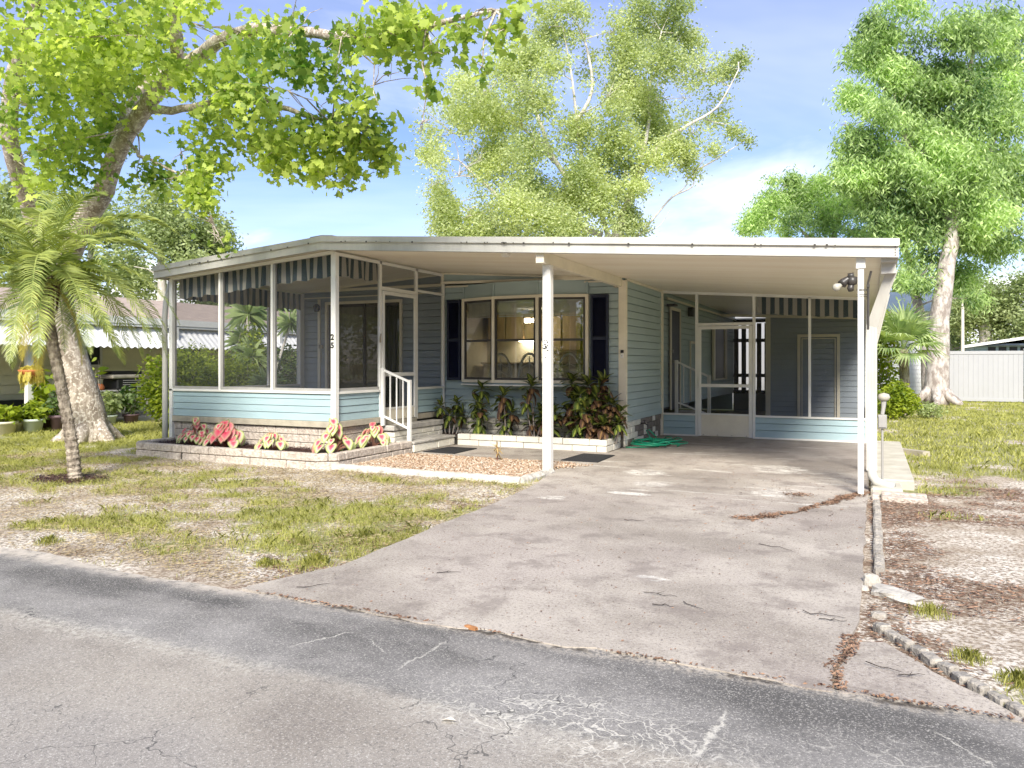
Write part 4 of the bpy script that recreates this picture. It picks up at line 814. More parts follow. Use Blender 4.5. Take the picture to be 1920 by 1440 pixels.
for i, x in enumerate((-8.7, -8.2, -7.7, -7.2, -6.7, -6.2)):
    mb = MB(); mb.box(x, x+.46, 17.15, 17.5, 1.95 if x < -7.3 else 1.7, 2.6, .01); mb.build('wall_cabinet', M['oak'], kc)
    mb = MB(); mb.box(x, x+.46, 16.9, 17.5, FZ, FZ+.86, .01); mb.build('base_cabinet', M['white'], kc)
mb = MB(); mb.box(-8.75, -5.6, 16.86, 17.5, FZ+.87, FZ+.91); mb.build('countertop', M['wood'], kc)
mb = MB(); mb.box(-7.9, -7.5, 17.25, 17.5, 1.95-.03, 1.95-.01); mb.tube([(-7.32, 16.5, 2.34), (-7.32, 16.5, 2.44)], .08, 10); mb.tube([(-7.1, 16.5, 2.34), (-7.1, 16.5, 2.44)], .08, 10); tag(mb.build('kitchen_lamp', M['warm']), 'warm lit kitchen lamps glowing behind the middle window pane', 'lamp')
pl = empty('pendant_lamp', (-9.0, 14.3, 2.4), 'lit pendant lamp glowing behind the sliding glass door', 'lamp')
mb = MB(); mb.lathe((-9.35, 13.9, 2.06), [(0, -.06), (.07, -.05), (.10, 0), (.06, .03), (0, .04)], 14); mb.build('shade', M['warm'], pl, smooth=True); mb = MB(); mb.tube([(-9.35, 13.9, 2.1), (-9.35, 13.9, 2.66)], .008, 6); mb.build('cord', M['black'], pl)

# ================================================================ steps, railing, planters, mats
st = empty('porch_steps', (-6.8, 11, 0), 'two white block steps with worn concrete treads leading up to the porch door', 'steps')
mb = MB(); block_wall(mb, [(-6.47, 10.2), (-6.47, 11.5)], 0, 1, .125, .36, .1); mb.build('lower_riser', M['wblock'], st); mb = MB(); block_wall(mb, [(-6.86, 10.24), (-6.86, 11.75)], .12, 2, .095, .34, .1); block_wall(mb, [(-7.06, 10.24), (-6.86, 10.24)], .12, 2, .095, .34, .1); mb.build('upper_riser', M['wblock'], st)
for q in ((-6.82, -6.49, 10.23, 11.72, 0, .125), (-7.06, -6.88, 10.26, 11.72, .12, .30)): mb = MB(); mb.box(*q); mb.build('core', M['mortar'], st)
mb = MB(); mb.box(-6.80, -6.455, 10.19, 11.5, .126, .165, .008); mb.build('tread', M['conc'], st); mb = MB(); mb.box(-7.065, -6.84, 10.2, 11.76, .315, .40, .01); mb.build('tread', M['conc'], st)
hr = empty('handrail', (-6.8, 10.22, 0), 'white metal handrail beside the porch steps', 'handrail')
P1, P2 = (-7.02, 10.16), (-6.56, 10.22)
for (x, y), z0, z1 in ((P1, .40, 1.32), (P2, .14, 1.13)): mb = MB(); mb.box(x-.028, x+.028, y-.028, y+.028, z0, z1, .004); mb.build('post', M['white'], hr)
mb = MB(); mb.bar((P1[0], P1[1], 1.29), (P2[0], P2[1], 1.10), .03, .035); mb.bar((P1[0], P1[1], .56), (P2[0], P2[1], .36), .03, .03); mb.build('rails', M['white'], hr)
for k in (.28, .52, .76):
    x = P1[0]+(P2[0]-P1[0])*k; y = P1[1]+(P2[1]-P1[1])*k; mb = MB(); mb.box(x-.009, x+.009, y-.009, y+.009, .57-.2*k, 1.28-.19*k); mb.build('baluster', M['white'], hr)
# second small rail behind the carport screen
hr2 = empty('handrail', (-3.3, 15.6, 0), 'white handrail at the side door steps behind the carport screen', 'handrail')
for x, y, z0, z1 in ((-3.5, 15.15, .40, 1.45), (-2.95, 15.6, 0, 1.15)): mb = MB(); mb.box(x-.03, x+.03, y-.03, y+.03, z0, z1, .004); mb.build('post', M['white'], hr2)
mb = MB(); mb.bar((-3.5, 15.15, 1.42), (-2.95, 15.6, 1.12), .03, .035); mb.bar((-3.5, 15.15, .62), (-2.95, 15.6, .36), .03, .03); mb.bar((-3.38, 15.25, .6), (-3.38, 15.25, 1.35), .018, .018); mb.build('rails', M['white'], hr2)
st2 = empty('side_steps', (-3.3, 15.7, 0), 'grey concrete landing at the side door behind the carport screen', 'steps')
mb = MB(); mb.box(-3.66, -3.25, 15.1, 16.3, 0, .40, .01); mb.build('landing', M['conc'], st2); mb = MB(); mb.box(-3.25, -2.95, 15.1, 16.3, 0, .2, .01); mb.build('tread', M['conc'], st2)
# left flower bed
B1 = [(-10.40, 9.03), (-10.40, 8.40), (-10.22, 8.22), (-9.2, 8.17), (-6.72, 8.17), (-6.50, 8.36), (-6.48, 10.18)]
B1s = B1
fb = empty('flower_bed_wall', (-8.5, 8.2, 0), 'low rough grey block wall round the mulched bed with pink leaved plants', 'planter wall')
mb = MB(); block_wall(mb, B1, -.04, 2, .112, .33, .12, .009, .010, .007); mb.build('blocks', M['block'], fb); core_wall(MB(), B1, -.04, .165, .018, .12).build('mortar', M['mortar'], fb)
mb = MB(); P = [(-10.32, 8.9), (-10.32, 8.35), (-9.2, 8.25), (-6.72, 8.26), (-6.58, 8.42), (-6.58, 10.2), (-7.06, 10.2), (-7.06, 9.04), (-10.32, 9.04)]; mb.prism(P, -.04, .115); tag(mb.build('soil', M['mortar']), kind='structure')
thatch('mulch', -10.35, -6.5, 8.2, 10.2, 5200, .022, .007, 'dark brown mulch inside the left flower bed below the porch', M['mulch'], 21, lambda x, y: np.where(inpoly(x, y, P), 1, 0), 'mulch', z0=.115, zr=.035)
# right bed under the bow window
pb = empty('planter_wall', (-5.1, 11.55, 0), 'white painted block planter wall below the bow window', 'planter wall')
B2 = [(-6.42, 11.50), (-3.76, 11.50), (-3.76, YW-.03)]
mb = MB(); block_wall(mb, B2, -.01, 2, .10, .42, .13, .009, .007, .003); mb.build('blocks', M['wblock'], pb); core_wall(MB(), B2, 0, .185, .015, .13).build('mortar', M['mortar'], pb)
mb = MB(); mb.box(-7.04, -3.88, 11.62, YW-.02, -.02, .12); tag(mb.build('soil', M['mortar']), kind='structure')
thatch('mulch', -7.0, -3.9, 11.62, YW-.02, 2500, .02, .007, 'dark mulch in the planter under the bow window', M['mulch'], 22, lambda x, y: np.ones(x.shape), 'mulch', z0=.12, zr=.03)
# gravel bed with painted kerb
cu = empty('gravel_border', (-5, 8.2, 0), 'low white painted concrete border in front of the gravel bed', 'border')
mb = MB()
for a_, b__ in (((-6.48, 8.26), (-5.1, 8.20)), ((-5.1, 8.20), (-3.72, 8.18)), ((-3.72, 8.18), (-3.70, 9.07))):
    a3, b3 = Vector((*a_, 0)), Vector((*b__, 0)); D = b3-a3; L = D.length; D /= L; N = Vector((-D.y, D.x, 0)); k = int(L/.06)
    T = MB(); 
    prof = [(-.05, -.05), (-.05, .02), (-.03, .055), (.03, .06), (.05, .03), (.05, -.05)]; v = []; f = []
    for i in range(k+1):
        for (t_, z_) in prof:
            p = a3+D*(L*i/k); h = float(fbm(np.array([p.x*9+t_*30]), np.array([p.y*9+z_*30]), 2)[0])-.5; p = p+N*(t_+h*.02)+Vector((0,0,z_+h*.02)); v.append(p)
    for i in range(k):
        for j in range(5): f.append((i*6+j, (i+1)*6+j, (i+1)*6+j+1, i*6+j+1))
    f += [(5,4,3,2,1,0), tuple(k*6+j for j in range(6))]; mb.add(v, f)
M['kerb'] = mat('flaking_white_paint', (.36,.33,.28), .85, .2, 12, .8, 50, c2=(.74,.71,.64)); mb.build('kerb', M['kerb'], cu, smooth=False)
mb = MB(); mb.prism(GRAVEL, -.04, .006); tag(mb.build('gravel_base', M['mortar']), kind='structure')
def pebbles(name, P, N, r0, r1, z, seed, label, matl):
    rg = np.random.default_rng(seed); xs_ = [p[0] for p in P]; ys_ = [p[1] for p in P]; x = rg.uniform(min(xs_), max(xs_), N); y = rg.uniform(min(ys_), max(ys_), N); k = inpoly(x, y, P); x, y = x[k], y[k]; N = len(x)
    r = rg.uniform(r0, r1, N)[:, None, None]; base = np.array([(1,0,0),(0,1,0),(-1,0,0),(0,-1,0),(0,0,.6),(0,0,-.6)])[None]*np.array([1,1,1])
    a = rg.uniform(0, PI, N); c_, s_ = np.cos(a)[:, None], np.sin(a)[:, None]; jit = 1+rg.uniform(-.3, .3, (N, 6, 1)); v = base*jit*r; v[..., 0] *= rg.uniform(1, 1.7, (N, 1))
    vx = v[..., 0]*c_-v[..., 1]*s_; vy = v[..., 0]*s_+v[..., 1]*c_; tl = rg.uniform(-.3, .3, (N, 1)); V = np.stack([vx+x[:, None], vy+y[:, None], v[..., 2]+vx*tl+z+rg.uniform(0, .012, (N, 1))], -1).reshape(-1, 3)
    f = np.array([(0,1,4),(1,2,4),(2,3,4),(3,0,4),(1,0,5),(2,1,5),(3,2,5),(0,3,5)]); F = (np.arange(N)[:, None, None]*6+f[None]).reshape(-1, 3)
    return tag(npmesh(name, V, 3, matl, faces=F, rnd=np.repeat(rg.random(N), 6)), label, 'gravel', kind='stuff')
m, n, l, b = newmat('mixed_river_gravel'); b.inputs['Roughness'].default_value = .8
cr = n.new('ShaderNodeValToRGB'); l.new(attr(n, 'rnd'), cr.inputs[0]); e = cr.color_ramp.elements; e[0].color = (.16,.09,.05,1); e[1].color = (.68,.62,.52,1)
for p_, c_ in ((.2, (.30,.19,.11,1)), (.45, (.46,.33,.22,1)), (.65, (.52,.45,.36,1)), (.8, (.36,.22,.13,1))): q = e.new(p_); q.color = c_
l.new(cr.outputs[0], b.inputs['Base Color'])
pebbles('gravel', GRAVEL, 15000, .008, .020, .008, 31, 'tan and brown pebbles filling the bordered bed in front of the walkway', m)
pebbles('gravel', [(-3.84, 9.2), (-3.55, 9.55), (-3.42, 9.95), (-3.8, 10.0)], 260, .007, .015, .006, 32, 'few stray pebbles spilled on the concrete right of the centre post', m)
# mats
for P, lab in (([(-6.37, 10.30), (-6.34, 11.08), (-5.80, 11.05), (-5.79, 10.28)], 'black rubber door mat at the foot of the porch steps'), ([(-4.03, 10.24), (-4.0, 11.12), (-3.50, 11.12), (-3.47, 10.24)], 'black rubber door mat behind the centre post')):
    mb = MB(); mb.prism(P, .002, .012); t = empty('door_mat', (P[0][0], P[0][1], 0), lab, 'mat', 'black door mats on the walkway'); mb.build('mat', M['rubber'], t)
    cx, cy = sum(p[0] for p in P)/4, sum(p[1] for p in P)/4; mb = MB()
    for i in range(4):
        p, q = [Vector((cx+(a_[0]-cx)*.93, cy+(a_[1]-cy)*.93, .013)) for a_ in (P[i], P[(i+1) % 4])]; mb.bar(p, q, .012, .004)
    mb.build('raised_rim', M['rubber'], t)
# green hose heap
mb = MB(); pts = []; rg = random.Random(5)
for i in range(260):
    a_ = i*.33; r = .16+.10*math.sin(i*.071)+.05*math.sin(i*.31); cx, cy = -3.28+.18*math.sin(i*.023+1), 12.72+.28*math.sin(i*.017); pts.append((cx+r*1.25*math.cos(a_), cy+r*1.5*math.sin(a_), .015+.05*abs(math.sin(i*.113))+.05*abs(math.sin(i*.05))*(r < .2)))
mb.tube(pts, .010, 6); mb.tube([(-3.30, 12.75, .06), (-3.45, 12.95, .12), (-3.5, 12.9, .24), (-3.42, 12.8, .26), (-3.33, 12.9, .14), (-3.36, 13.0, .03)], .010, 6); mb.tube([(-3.28+.1, 12.5, .015), (-3.4, 12.35, .012), (-3.55, 12.25, .012), (-3.66, 12.22, .012)], .010, 6)
M['hose'] = mat('green_hose_rubber', (.01,.30,.16), .35, .1, 6); thing(mb, 'garden_hose', M['hose'], 'tangled green garden hose on the carport floor by the corner of the home', 'hose', smooth=True)
mb = MB(); mb.tube([(-3.70, 13.25, .33), (-3.62, 13.25, .33), (-3.57, 13.25, .30), (-3.57, 13.25, .26)], .014, 8); mb.tube([(-3.62, 13.25, .34), (-3.62, 13.25, .38)], .01, 8); mb.box(-3.65, -3.59, 13.235, 13.265, .38, .39); thing(mb, 'water_tap', M['dark'], 'small metal water tap on the checkered skirt above the green hose', 'tap')
# right side: concrete walk strip, loose blocks, timbers, edging stones
mb = MB(); mb.box(-.0, .43, 9.62, 14.3, -.05, .09, .012); M['walk'] = mat('yellowed_concrete_slab', (.40,.37,.29), .85, .2, 3, .4, 50, c2=(.62,.59,.50)); tag(mb.build('concrete_walk', M['walk']), kind='structure')
mb = MB(); mb.box(-.01, .30, 9.06, 9.56, -.05, .065, .02); thing(mb, 'splash_block', M['walk'], 'yellowed concrete splash block under the curved downspout', 'splash block')
for (x, y, w, d, h, rz), lab in zip(((-.0, 8.72, .07, .18, .09, 0), (.09, 8.74, .42, .12, .075, -.08), (.09, 8.92, .42, .10, .09, -.06)), ('small upright concrete block at the foot of the right downspout', 'long pale concrete kerb block lying right of the downspout, nearest the street', 'speckled concrete kerb block lying just behind the nearest one by the downspout')):
    mb = MB(); mb.box(0, w, 0, d, 0, h, .01); c_, s_ = math.cos(rz), math.sin(rz); mb.v = [(x+vx*c_-vy*s_, y+vx*s_+vy*c_, vz-.045) for vx, vy, vz in mb.v]; thing(mb, 'concrete_block', M['block'], lab, 'block', 'concrete blocks by the right downspout')
mb = MB(); mb.bar((.10, 13.9, .0), (.75, 13.2, .01), .14, .09); thing(mb, 'garden_timber', M['wood'], 'old weathered timber lying on the grass beyond the concrete walk', 'timber')
def rock(x, y, w, d, h, rz, seed, z0=-.05, smoothk=.12):
    rg = random.Random(seed); mb = MB(); n_ = 12; v = []; f = []
    for j, (s, z) in enumerate(((1, 0), (1.0, .55), (.86, .9), (.5, 1.0))):
        for k in range(n_):
            t = 2*PI*k/n_; q = (abs(math.cos(t))**5+abs(math.sin(t))**5)**(-1/5); rr = s*q*(1+rg.uniform(-smoothk, smoothk)*.5)
            v.append((rr*math.cos(t)*w/2, rr*math.sin(t)*d/2, z*h*(1+rg.uniform(-.06, .06))))
    for j in range(3):
        for k in range(n_): f.append((j*n_+k, j*n_+(k+1) % n_, (j+1)*n_+(k+1) % n_, (j+1)*n_+k))
    f.append(tuple(3*n_+k for k in range(n_))); c_, s_ = math.cos(rz), math.sin(rz); mb.add([(x+vx*c_-vy*s_, y+vx*s_+vy*c_, z0+vz) for vx, vy, vz in v], f); return mb
M['rock'] = mat('pale_edging_stone', (.20,.18,.155), .9, .2, 18, .9, 40, c2=(.44,.405,.35)); M['pale'] = mat('chalky_white_slab', (.36,.33,.28), .9, .1, 12, .7, 30, c2=(.56,.53,.47))
ordn = ['nearest the street', 'second from the street', 'third from the street', 'fourth from the street', 'fifth from the street', 'sixth from the street', 'seventh from the street', 'eighth from the street', 'ninth from the street', 'farthest from the street, by the driveway corner']
A, B = Vector((.555, 3.62, 0)), Vector((.02, 4.52, 0)); D = (B-A).normalized(); ang = math.atan2(D.y, D.x)
for i in range(10):
    p = A.lerp(B, (i+.5)/10)+Vector((R.uniform(-.008, .008), 0, 0)); w_, d_, h_ = .043+R.uniform(-.004, .003), .030+R.uniform(-.004, .004), R.uniform(.018, .034); a_ = ang+R.uniform(-.22, .22); mb = MB(); mb.box(-w_, w_, -d_, d_, -.03, h_, .007); tz = R.uniform(-.12, .12); mb.v = [(p.x+vx*math.cos(a_)-vy*math.sin(a_), p.y+vx*math.sin(a_)+vy*math.cos(a_), vz+vx*tz+R.uniform(-.002, .002)) for vx, vy, vz in mb.v]
    thing(mb, 'edging_stone', M['rock'], f'rough stone in the diagonal edging row, {ordn[i]}', 'stone', 'diagonal edging stones along the driveway apron')
mb = rock(.13, 5.18, .36, .17, .055, -.75, 77, -.03, .5); thing(mb, 'stone_slab', M['pale'], 'flat chalky white slab lying on the leaf litter right of the driveway', 'slab')
mb = rock(.0, 5.42, .10, .08, .10, .3, 78); thing(mb, 'stone', M['pale'], 'rounded pale stone at the upper end of the white slab', 'stone')
mb = rock(-.045, 5.30, .06, .08, .05, .1, 79); thing(mb, 'stone', M['pale'], 'broken white shard at the driveway edge beside the white slab', 'stone')
mb = rock(.035, 4.75, .09, .06, .06, .4, 80); thing(mb, 'stone', M['rock'], 'small half buried stone between the white slab and the diagonal edging row', 'stone')
mb = MB()   # scalloped kerb edging, one casting
for i in range(32):
    y = 5.75+i*.088; T = rock(.045+.004*math.sin(i*.6), y, .07, .092, .075+.008*math.sin(i*1.3), 0, 100+i, -.045, .05); mb.add(T.v, T.f)
thing(mb, 'scalloped_edging', M['rock'], 'low scalloped concrete lawn edging running along the right side of the driveway', 'edging')
# twigs and fallen leaves on the driveway
def twig(x, y, L, rz, seed):
    rg = random.Random(seed); mb = MB(); c_, s_ = math.cos(rz), math.sin(rz); pts = []; t = 0
    for i in range(6): u = (i/5-.5)*L; w = rg.uniform(-.06, .06)*L; pts.append((x+u*c_-w*s_, y+u*s_+w*c_, .006+rg.uniform(0, .008)))
    mb.tube(pts, [.0026, .0024, .0022, .002, .0014, .001], 5)
    if seed % 2: p = Vector(pts[2]); mb.tube([p, p+Vector((L*.25*math.cos(rz+.7), L*.25*math.sin(rz+.7), .006))], [.002, .001], 5)
    return mb
M['twig'] = mat('dark_twig_bark', (.035,.028,.022), .85, .3, 30)
for i, (x, y, L, rz, lab) in enumerate(((-.93, 4.42, .16, -.6, 'thick bent dark twig in the middle of the driveway near the street'), (-1.08, 4.36, .13, .2, 'thin straight twig just left of the thick bent one on the driveway'), (-.24, 4.57, .22, -.05, 'long dark twig near the right driveway edge'), (-.19, 4.50, .14, .1, 'short dark twig beside the long one near the right driveway edge'), (-.66, 6.1, .28, -.5, 'long twig on the driveway below the leaf litter streak'), (-1.15, 4.55, .20, .05, 'long thin pale twig in the middle of the driveway'), (-3.15, 3.82, .22, .9, 'twig at the left tip of the driveway by the asphalt'), (-2.55, 4.45, .16, .6, 'small curved twig on the left flare of the driveway'), (.05, 3.90, .16, -.4, 'dark twig lying on the small apron slab, nearest its crack'), (.16, 3.86, .12, .5, 'dark twig lying on the middle of the small apron slab'), (-1.9, 6.6, .18, .2, 'thin twig on the middle of the driveway behind the pale patch'))):
    thing(twig(x, y, L, rz, i), 'twig', M['twig'], lab, 'twig', 'twigs fallen on the driveway')
mb = rock(-1.92, 3.585, .09, .035, .03, -.3, 55, -.02, .3); M['orange'] = mat('orange_brown_chip', (.35,.16,.06), .8, .3, 20); thing(mb, 'bark_chip', M['orange'], 'orange brown bark chip at the seam between driveway and road', 'bark chip')
mb = MB(); x, y = -1.50, 2.62; mb.add([(x-.03, y-.012, -.002), (x, y-.02, .012), (x+.035, y+.0, .004), (x, y+.014, .008)], [(0,1,2,3)]); M['dleaf'] = mat('pale_dry_leaf', (.60,.56,.48), .8, .1, 20); thing(mb, 'fallen_leaf', M['dleaf'], 'single pale curled leaf lying on the asphalt near the bottom of the view', 'leaf')
# ================================================================ VEGETATION
SH_MAPLE = np.array([(0,0),(.26,-.10),(.40,.12),(.78,.16),(.55,.42),(.62,.66),(.30,.60),(0,1.0),(-.30,.60),(-.62,.66),(-.55,.42),(-.78,.16),(-.40,.12),(-.26,-.10)])
SH_OVAL = np.array([(0,0),(.26,.45),(0,1.0),(-.26,.45)]); SH_NARROW = np.array([(0,0),(.13,.4),(0,1.0),(-.13,.4)])
SH_LEAF6 = np.array([(0,0),(.24,.28),(.20,.62),(0,1.0),(-.20,.62),(-.24,.28)])
def leaves(name, C, size, shape, matl, parent, rg, droop=.6, flat=.6, rnd=None, curl=.25):
    """scatter leaf polygons at C (N,3): axis droops, blade faces roughly up"""
    N = len(C); a = rg.uniform(0, 2*PI, N); ax = np.stack([np.cos(a), np.sin(a), -droop+rg.normal(0, .45, N)], -1); ax /= np.linalg.norm(ax, axis=1, keepdims=True)
    up = np.stack([rg.normal(0, 1-flat*.6, N), rg.normal(0, 1-flat*.6, N), np.ones(N)*(.3+flat)], -1); sd = np.cross(ax, up); sd /= np.linalg.norm(sd, axis=1, keepdims=True)+1e-9; nn = np.cross(sd, ax)
    s = (size*rg.uniform(.6, 1.25, N))[:, None, None]; sh = shape[None]
    V = C[:, None]+s*(sd[:, None]*sh[..., :1]+ax[:, None]*sh[..., 1:2]-nn[:, None]*(curl*(sh[..., :1]**2+.5*sh[..., 1:2]**2)))
    k = shape.shape[0]
    return npmesh(name, V.reshape(-1, 3), k, matl, parent, rnd=np.repeat(rg.random(N) if rnd is None else rnd, k))
def fill(clumps, per, rg, flat=.85, holes=.0, hs=1.2):
    """clumps: (centre, radius, weight); returns points gathered in sprays inside each clump"""
    out = []
    for c, r, w in clumps:
        n = max(3, int(per*w*r**1.7)); p = rg.normal(0, r*.52, (n, 3)); q_ = np.linalg.norm(p, axis=1); p = p[q_ < r*1.25]; p[:, 2] *= flat; p += np.array(c)[None]
        if holes: q = fbm(p[:, 0]*hs+p[:, 2]*hs*.9, p[:, 1]*hs-p[:, 2]*hs*1.1+31, 3); p = p[q > holes]
        out.append(p)
    return np.concatenate(out)
def sprays(P, k, spread, rg):
    Q = P[:, None]+rg.normal(0, spread, (len(P), k, 3))*np.array([1, 1, .8]); return Q.reshape(-1, 3)
def limb(mb, pts, r0, r1, n=9, wob=.0, rg=R):
    pts = [Vector(p) for p in pts]; out = []; rr = []; m_ = len(pts)
    for i in range(m_-1):
        p0 = pts[max(i-1, 0)]; p1 = pts[i]; p2 = pts[i+1]; p3 = pts[min(i+2, m_-1)]
        for j in range(4):
            t = j/4; q = .5*((2*p1)+(p2-p0)*t+(2*p0-5*p1+4*p2-p3)*t*t+(3*p1-p0-3*p2+p3)*t**3); out.append(q+Vector((rg.uniform(-1,1), rg.uniform(-1,1), rg.uniform(-1,1)))*wob); u = (i+t)/(m_-1); rr.append(r0*(1-u)+r1*u)
    out.append(pts[-1]); rr.append(r1); mb.tube(out, rr, n); return out
def wire(mb, P, Q, r, rg, sag=.1):
    P, Q = Vector(P), Vector(Q); d = (Q-P).length; M_ = [P]
    for t in (.33, .66): M_.append(P.lerp(Q, t)+Vector((rg.uniform(-1,1), rg.uniform(-1,1), rg.uniform(-.3,1)))*d*sag)
    M_.append(Q); mb.tube(M_, [r, r*.75, r*.5, r*.25], 5)
def cl(px, py, d, rp, w=1.): return (W(px, py, d), rp/1440*d, w)
def bark(name, a, b_, sc, bs=20, blotch=None):
    m, n, l, b = newmat(name); b.inputs['Roughness'].default_value = .9
    c = mix(n, l, ramp(n, l, noise(n, l, sc, 7, .65, (1,1,.45)), .38, .62), a, b_)
    if blotch: c = mix(n, l, ramp(n, l, noise(n, l, sc*2.4, 4, .6), .52, .60), c, blotch)
    l.new(c, b.inputs['Base Color']); bump(n, l, b, noise(n, l, bs, 5, .7, (1,1,.4)), .9, .03); return m
M['syc_bark'] = bark('mottled_sycamore_bark', (.26,.21,.16), (.50,.43,.35), 9, 26, (.68,.62,.53))
M['grey_bark'] = bark('pale_grey_bark', (.40,.37,.32), (.62,.58,.52), 5, 20)
M['oak_bark'] = bark('furrowed_grey_brown_bark', (.24,.20,.17), (.52,.47,.42), 7, 14)
M['palm_bark'] = bark('ridged_palm_bark', (.18,.145,.11), (.48,.41,.32), 14, 40)
M['syc_leaf'] = leafmat('sycamore_leaf', (.09,.18,.03), (.48,.56,.13), .5, (1.75,1.8,1.0), .6)
M['mid_leaf'] = leafmat('pale_camphor_leaf', (.20,.27,.10), (.58,.63,.34), .47, (1.6,1.6,.95), .3)
M['right_leaf'] = leafmat('glossy_green_leaf', (.045,.115,.035), (.54,.66,.30), .40, (1.6,1.8,.8), .42)
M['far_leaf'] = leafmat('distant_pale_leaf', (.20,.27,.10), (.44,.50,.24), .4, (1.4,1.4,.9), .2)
M['bush_leaf'] = leafmat('lime_bush_leaf', (.10,.17,.02), (.36,.42,.04), .42, (1.7,1.7,.6), 1.4)
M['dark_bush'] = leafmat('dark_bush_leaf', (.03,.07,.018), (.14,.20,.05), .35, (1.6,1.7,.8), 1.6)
M['palm_leaf'] = leafmat('date_palm_leaf', (.07,.13,.03), (.45,.50,.17), .34, (1.7,1.7,.7), 1.2, .35)
M['yellow_frond'] = leafmat('yellowing_frond', (.38,.32,.05), (.55,.48,.10), .3, (1.4,1.3,.7), 1.2)
M['fan_leaf'] = leafmat('fan_palm_leaf', (.12,.20,.07), (.50,.58,.28), .35, (1.5,1.6,.8), 1.5)
M['deadfrond'] = mat('dead_palm_fibre', (.05,.03,.02), .95, .4, 18, .5, 50, c2=(.20,.13,.08))

# ---- sycamore on the left
rg = np.random.default_rng(41)
syc = empty('sycamore_tree', W(165, 825, 13.9), 'large leaning sycamore with mottled pale trunk and lime green maple leaves overhanging the left lawn', 'tree')
mb = MB(); limb(mb, [W(168, 836, 13.9), W(160, 780, 13.9), W(140, 700, 13.8), W(115, 610, 13.6), W(112, 520, 13.2), W(145, 440, 12.6), W(195, 358, 12)], .38, .15, 16, .012)
limb(mb, [W(195, 358, 12), W(218, 290, 11.7), W(250, 232, 11.3), W(300, 165, 10.9), W(335, 130, 10.6)], .15, .10, 12, .01)
for q in range(5): a_ = q*1.3; b0 = W(168, 836, 13.9); limb(mb, [b0+Vector((0, 0, .55)), b0+Vector((.33*math.cos(a_), .33*math.sin(a_), .22)), b0+Vector((.62*math.cos(a_), .62*math.sin(a_), -.02))], .20, .09, 8, .01)
limb(mb, [W(335, 130, 10.6), W(330, 70, 10.2), W(325, 0, 9.8), W(335, -120, 9)], .095, .07, 10, .008)
limb(mb, [W(330, 140, 10.6), W(380, 100, 10), W(450, 60, 9.4), W(560, 60, 8.8), W(680, 70, 8.2), W(800, 50, 7.6), W(930, 20, 7.3)], .11, .015, 9, .02)
limb(mb, [W(225, 250, 11.5), W(255, 185, 11.8), W(310, 130, 12), W(360, 110, 12)], .10, .06, 9, .01)
limb(mb, [W(285, 205, 11), W(340, 205, 10.6), W(430, 185, 10), W(520, 200, 9.4), W(620, 230, 9), W(700, 250, 9)], .065, .012, 8, .015)
limb(mb, [W(112, 540, 13.2), W(60, 400, 12.5), W(20, 270, 11.5), W(25, 150, 11), W(50, 75, 10.6), W(80, -20, 10)], .15, .08, 11, .01)
limb(mb, [W(240, 262, 11.5), W(262, 290, 11), W(300, 310, 10.8), W(360, 340, 10.3), W(400, 420, 10)], .03, .008, 6, .02)
trunk = mb.build('trunk', M['syc_bark'], syc, smooth=True)
mb = MB(); c_ = W(230, 247, 11.35); mb.lathe(c_, [(0, -.05), (.045, -.04), (.055, 0), (.04, .05), (0, .06)], 12); mb.v = [tuple(v) for v in mb.v]; mb.build('branch_knot', M['black'], trunk)
L = [(40,60,9,110),(150,40,10,110),(60,200,10,95),(160,150,11,90),(250,70,10,100),(350,40,9,100),(450,60,9,105),(550,60,8.5,100),(640,70,8,95),(720,60,8,85),(780,40,7.6,55),(450,170,9,80),(370,160,9.6,70),(540,170,8.5,85),(630,180,8.5,85),(700,160,8,65),(120,290,11,75),(30,300,10,75),(560,255,9,62),(640,265,9,62),(590,318,9,38),(690,240,9,45),(715,290,9,32),(480,265,9.5,50),(420,240,10,50),(340,285,10.5,42),(400,305,10,34),(372,365,10,36),(376,340,10,30),(390,415,10,28),(385,385,10,26),(412,447,10,20),(402,440,10,18),(345,320,10.2,34),(300,335,11,38),(255,330,11,36),(812,100,7.5,26),(803,170,7.5,24),(792,228,7.5,18),(900,18,7.2,40),(945,55,7.2,30),(880,60,7.2,28),(905,125,7.2,16),(965,25,7.2,30),(650,330,9.2,28),(520,300,9.3,30),(200,240,12,60),(230,150,12,70)]
CL = [cl(*c) for c in L]; P = fill(CL, 560, rg, .95, .45, 1.5); P = sprays(P, 4, .085, rg); k = P[:, 2] > 2.0; P = P[k]
leaves('crown', P, .078, SH_MAPLE, M['syc_leaf'], syc, rg, .75, .45)
mb = MB(); r_ = random.Random(3)
nodes = [W(450, 60, 9.4), W(560, 60, 8.8), W(680, 70, 8.2), W(800, 50, 7.6), W(930, 20, 7.3), W(430, 185, 10), W(520, 200, 9.4), W(620, 230, 9), W(330, 70, 10.2), W(25, 150, 11), W(50, 75, 10.6), W(250, 232, 11.3), W(360, 340, 10.3), W(400, 420, 10), W(310, 130, 12)]
for c, r, w in CL:
    nd = min(nodes, key=lambda q: (q-c).length); wire(mb, nd, c, .016, r_, .08)
    for k in range(5): wire(mb, c, c+Vector((r_.uniform(-1,1), r_.uniform(-1,1), r_.uniform(-1,.6)))*r*.95, .007, r_, .1)
mb.build('twigs', M['syc_bark'], syc)
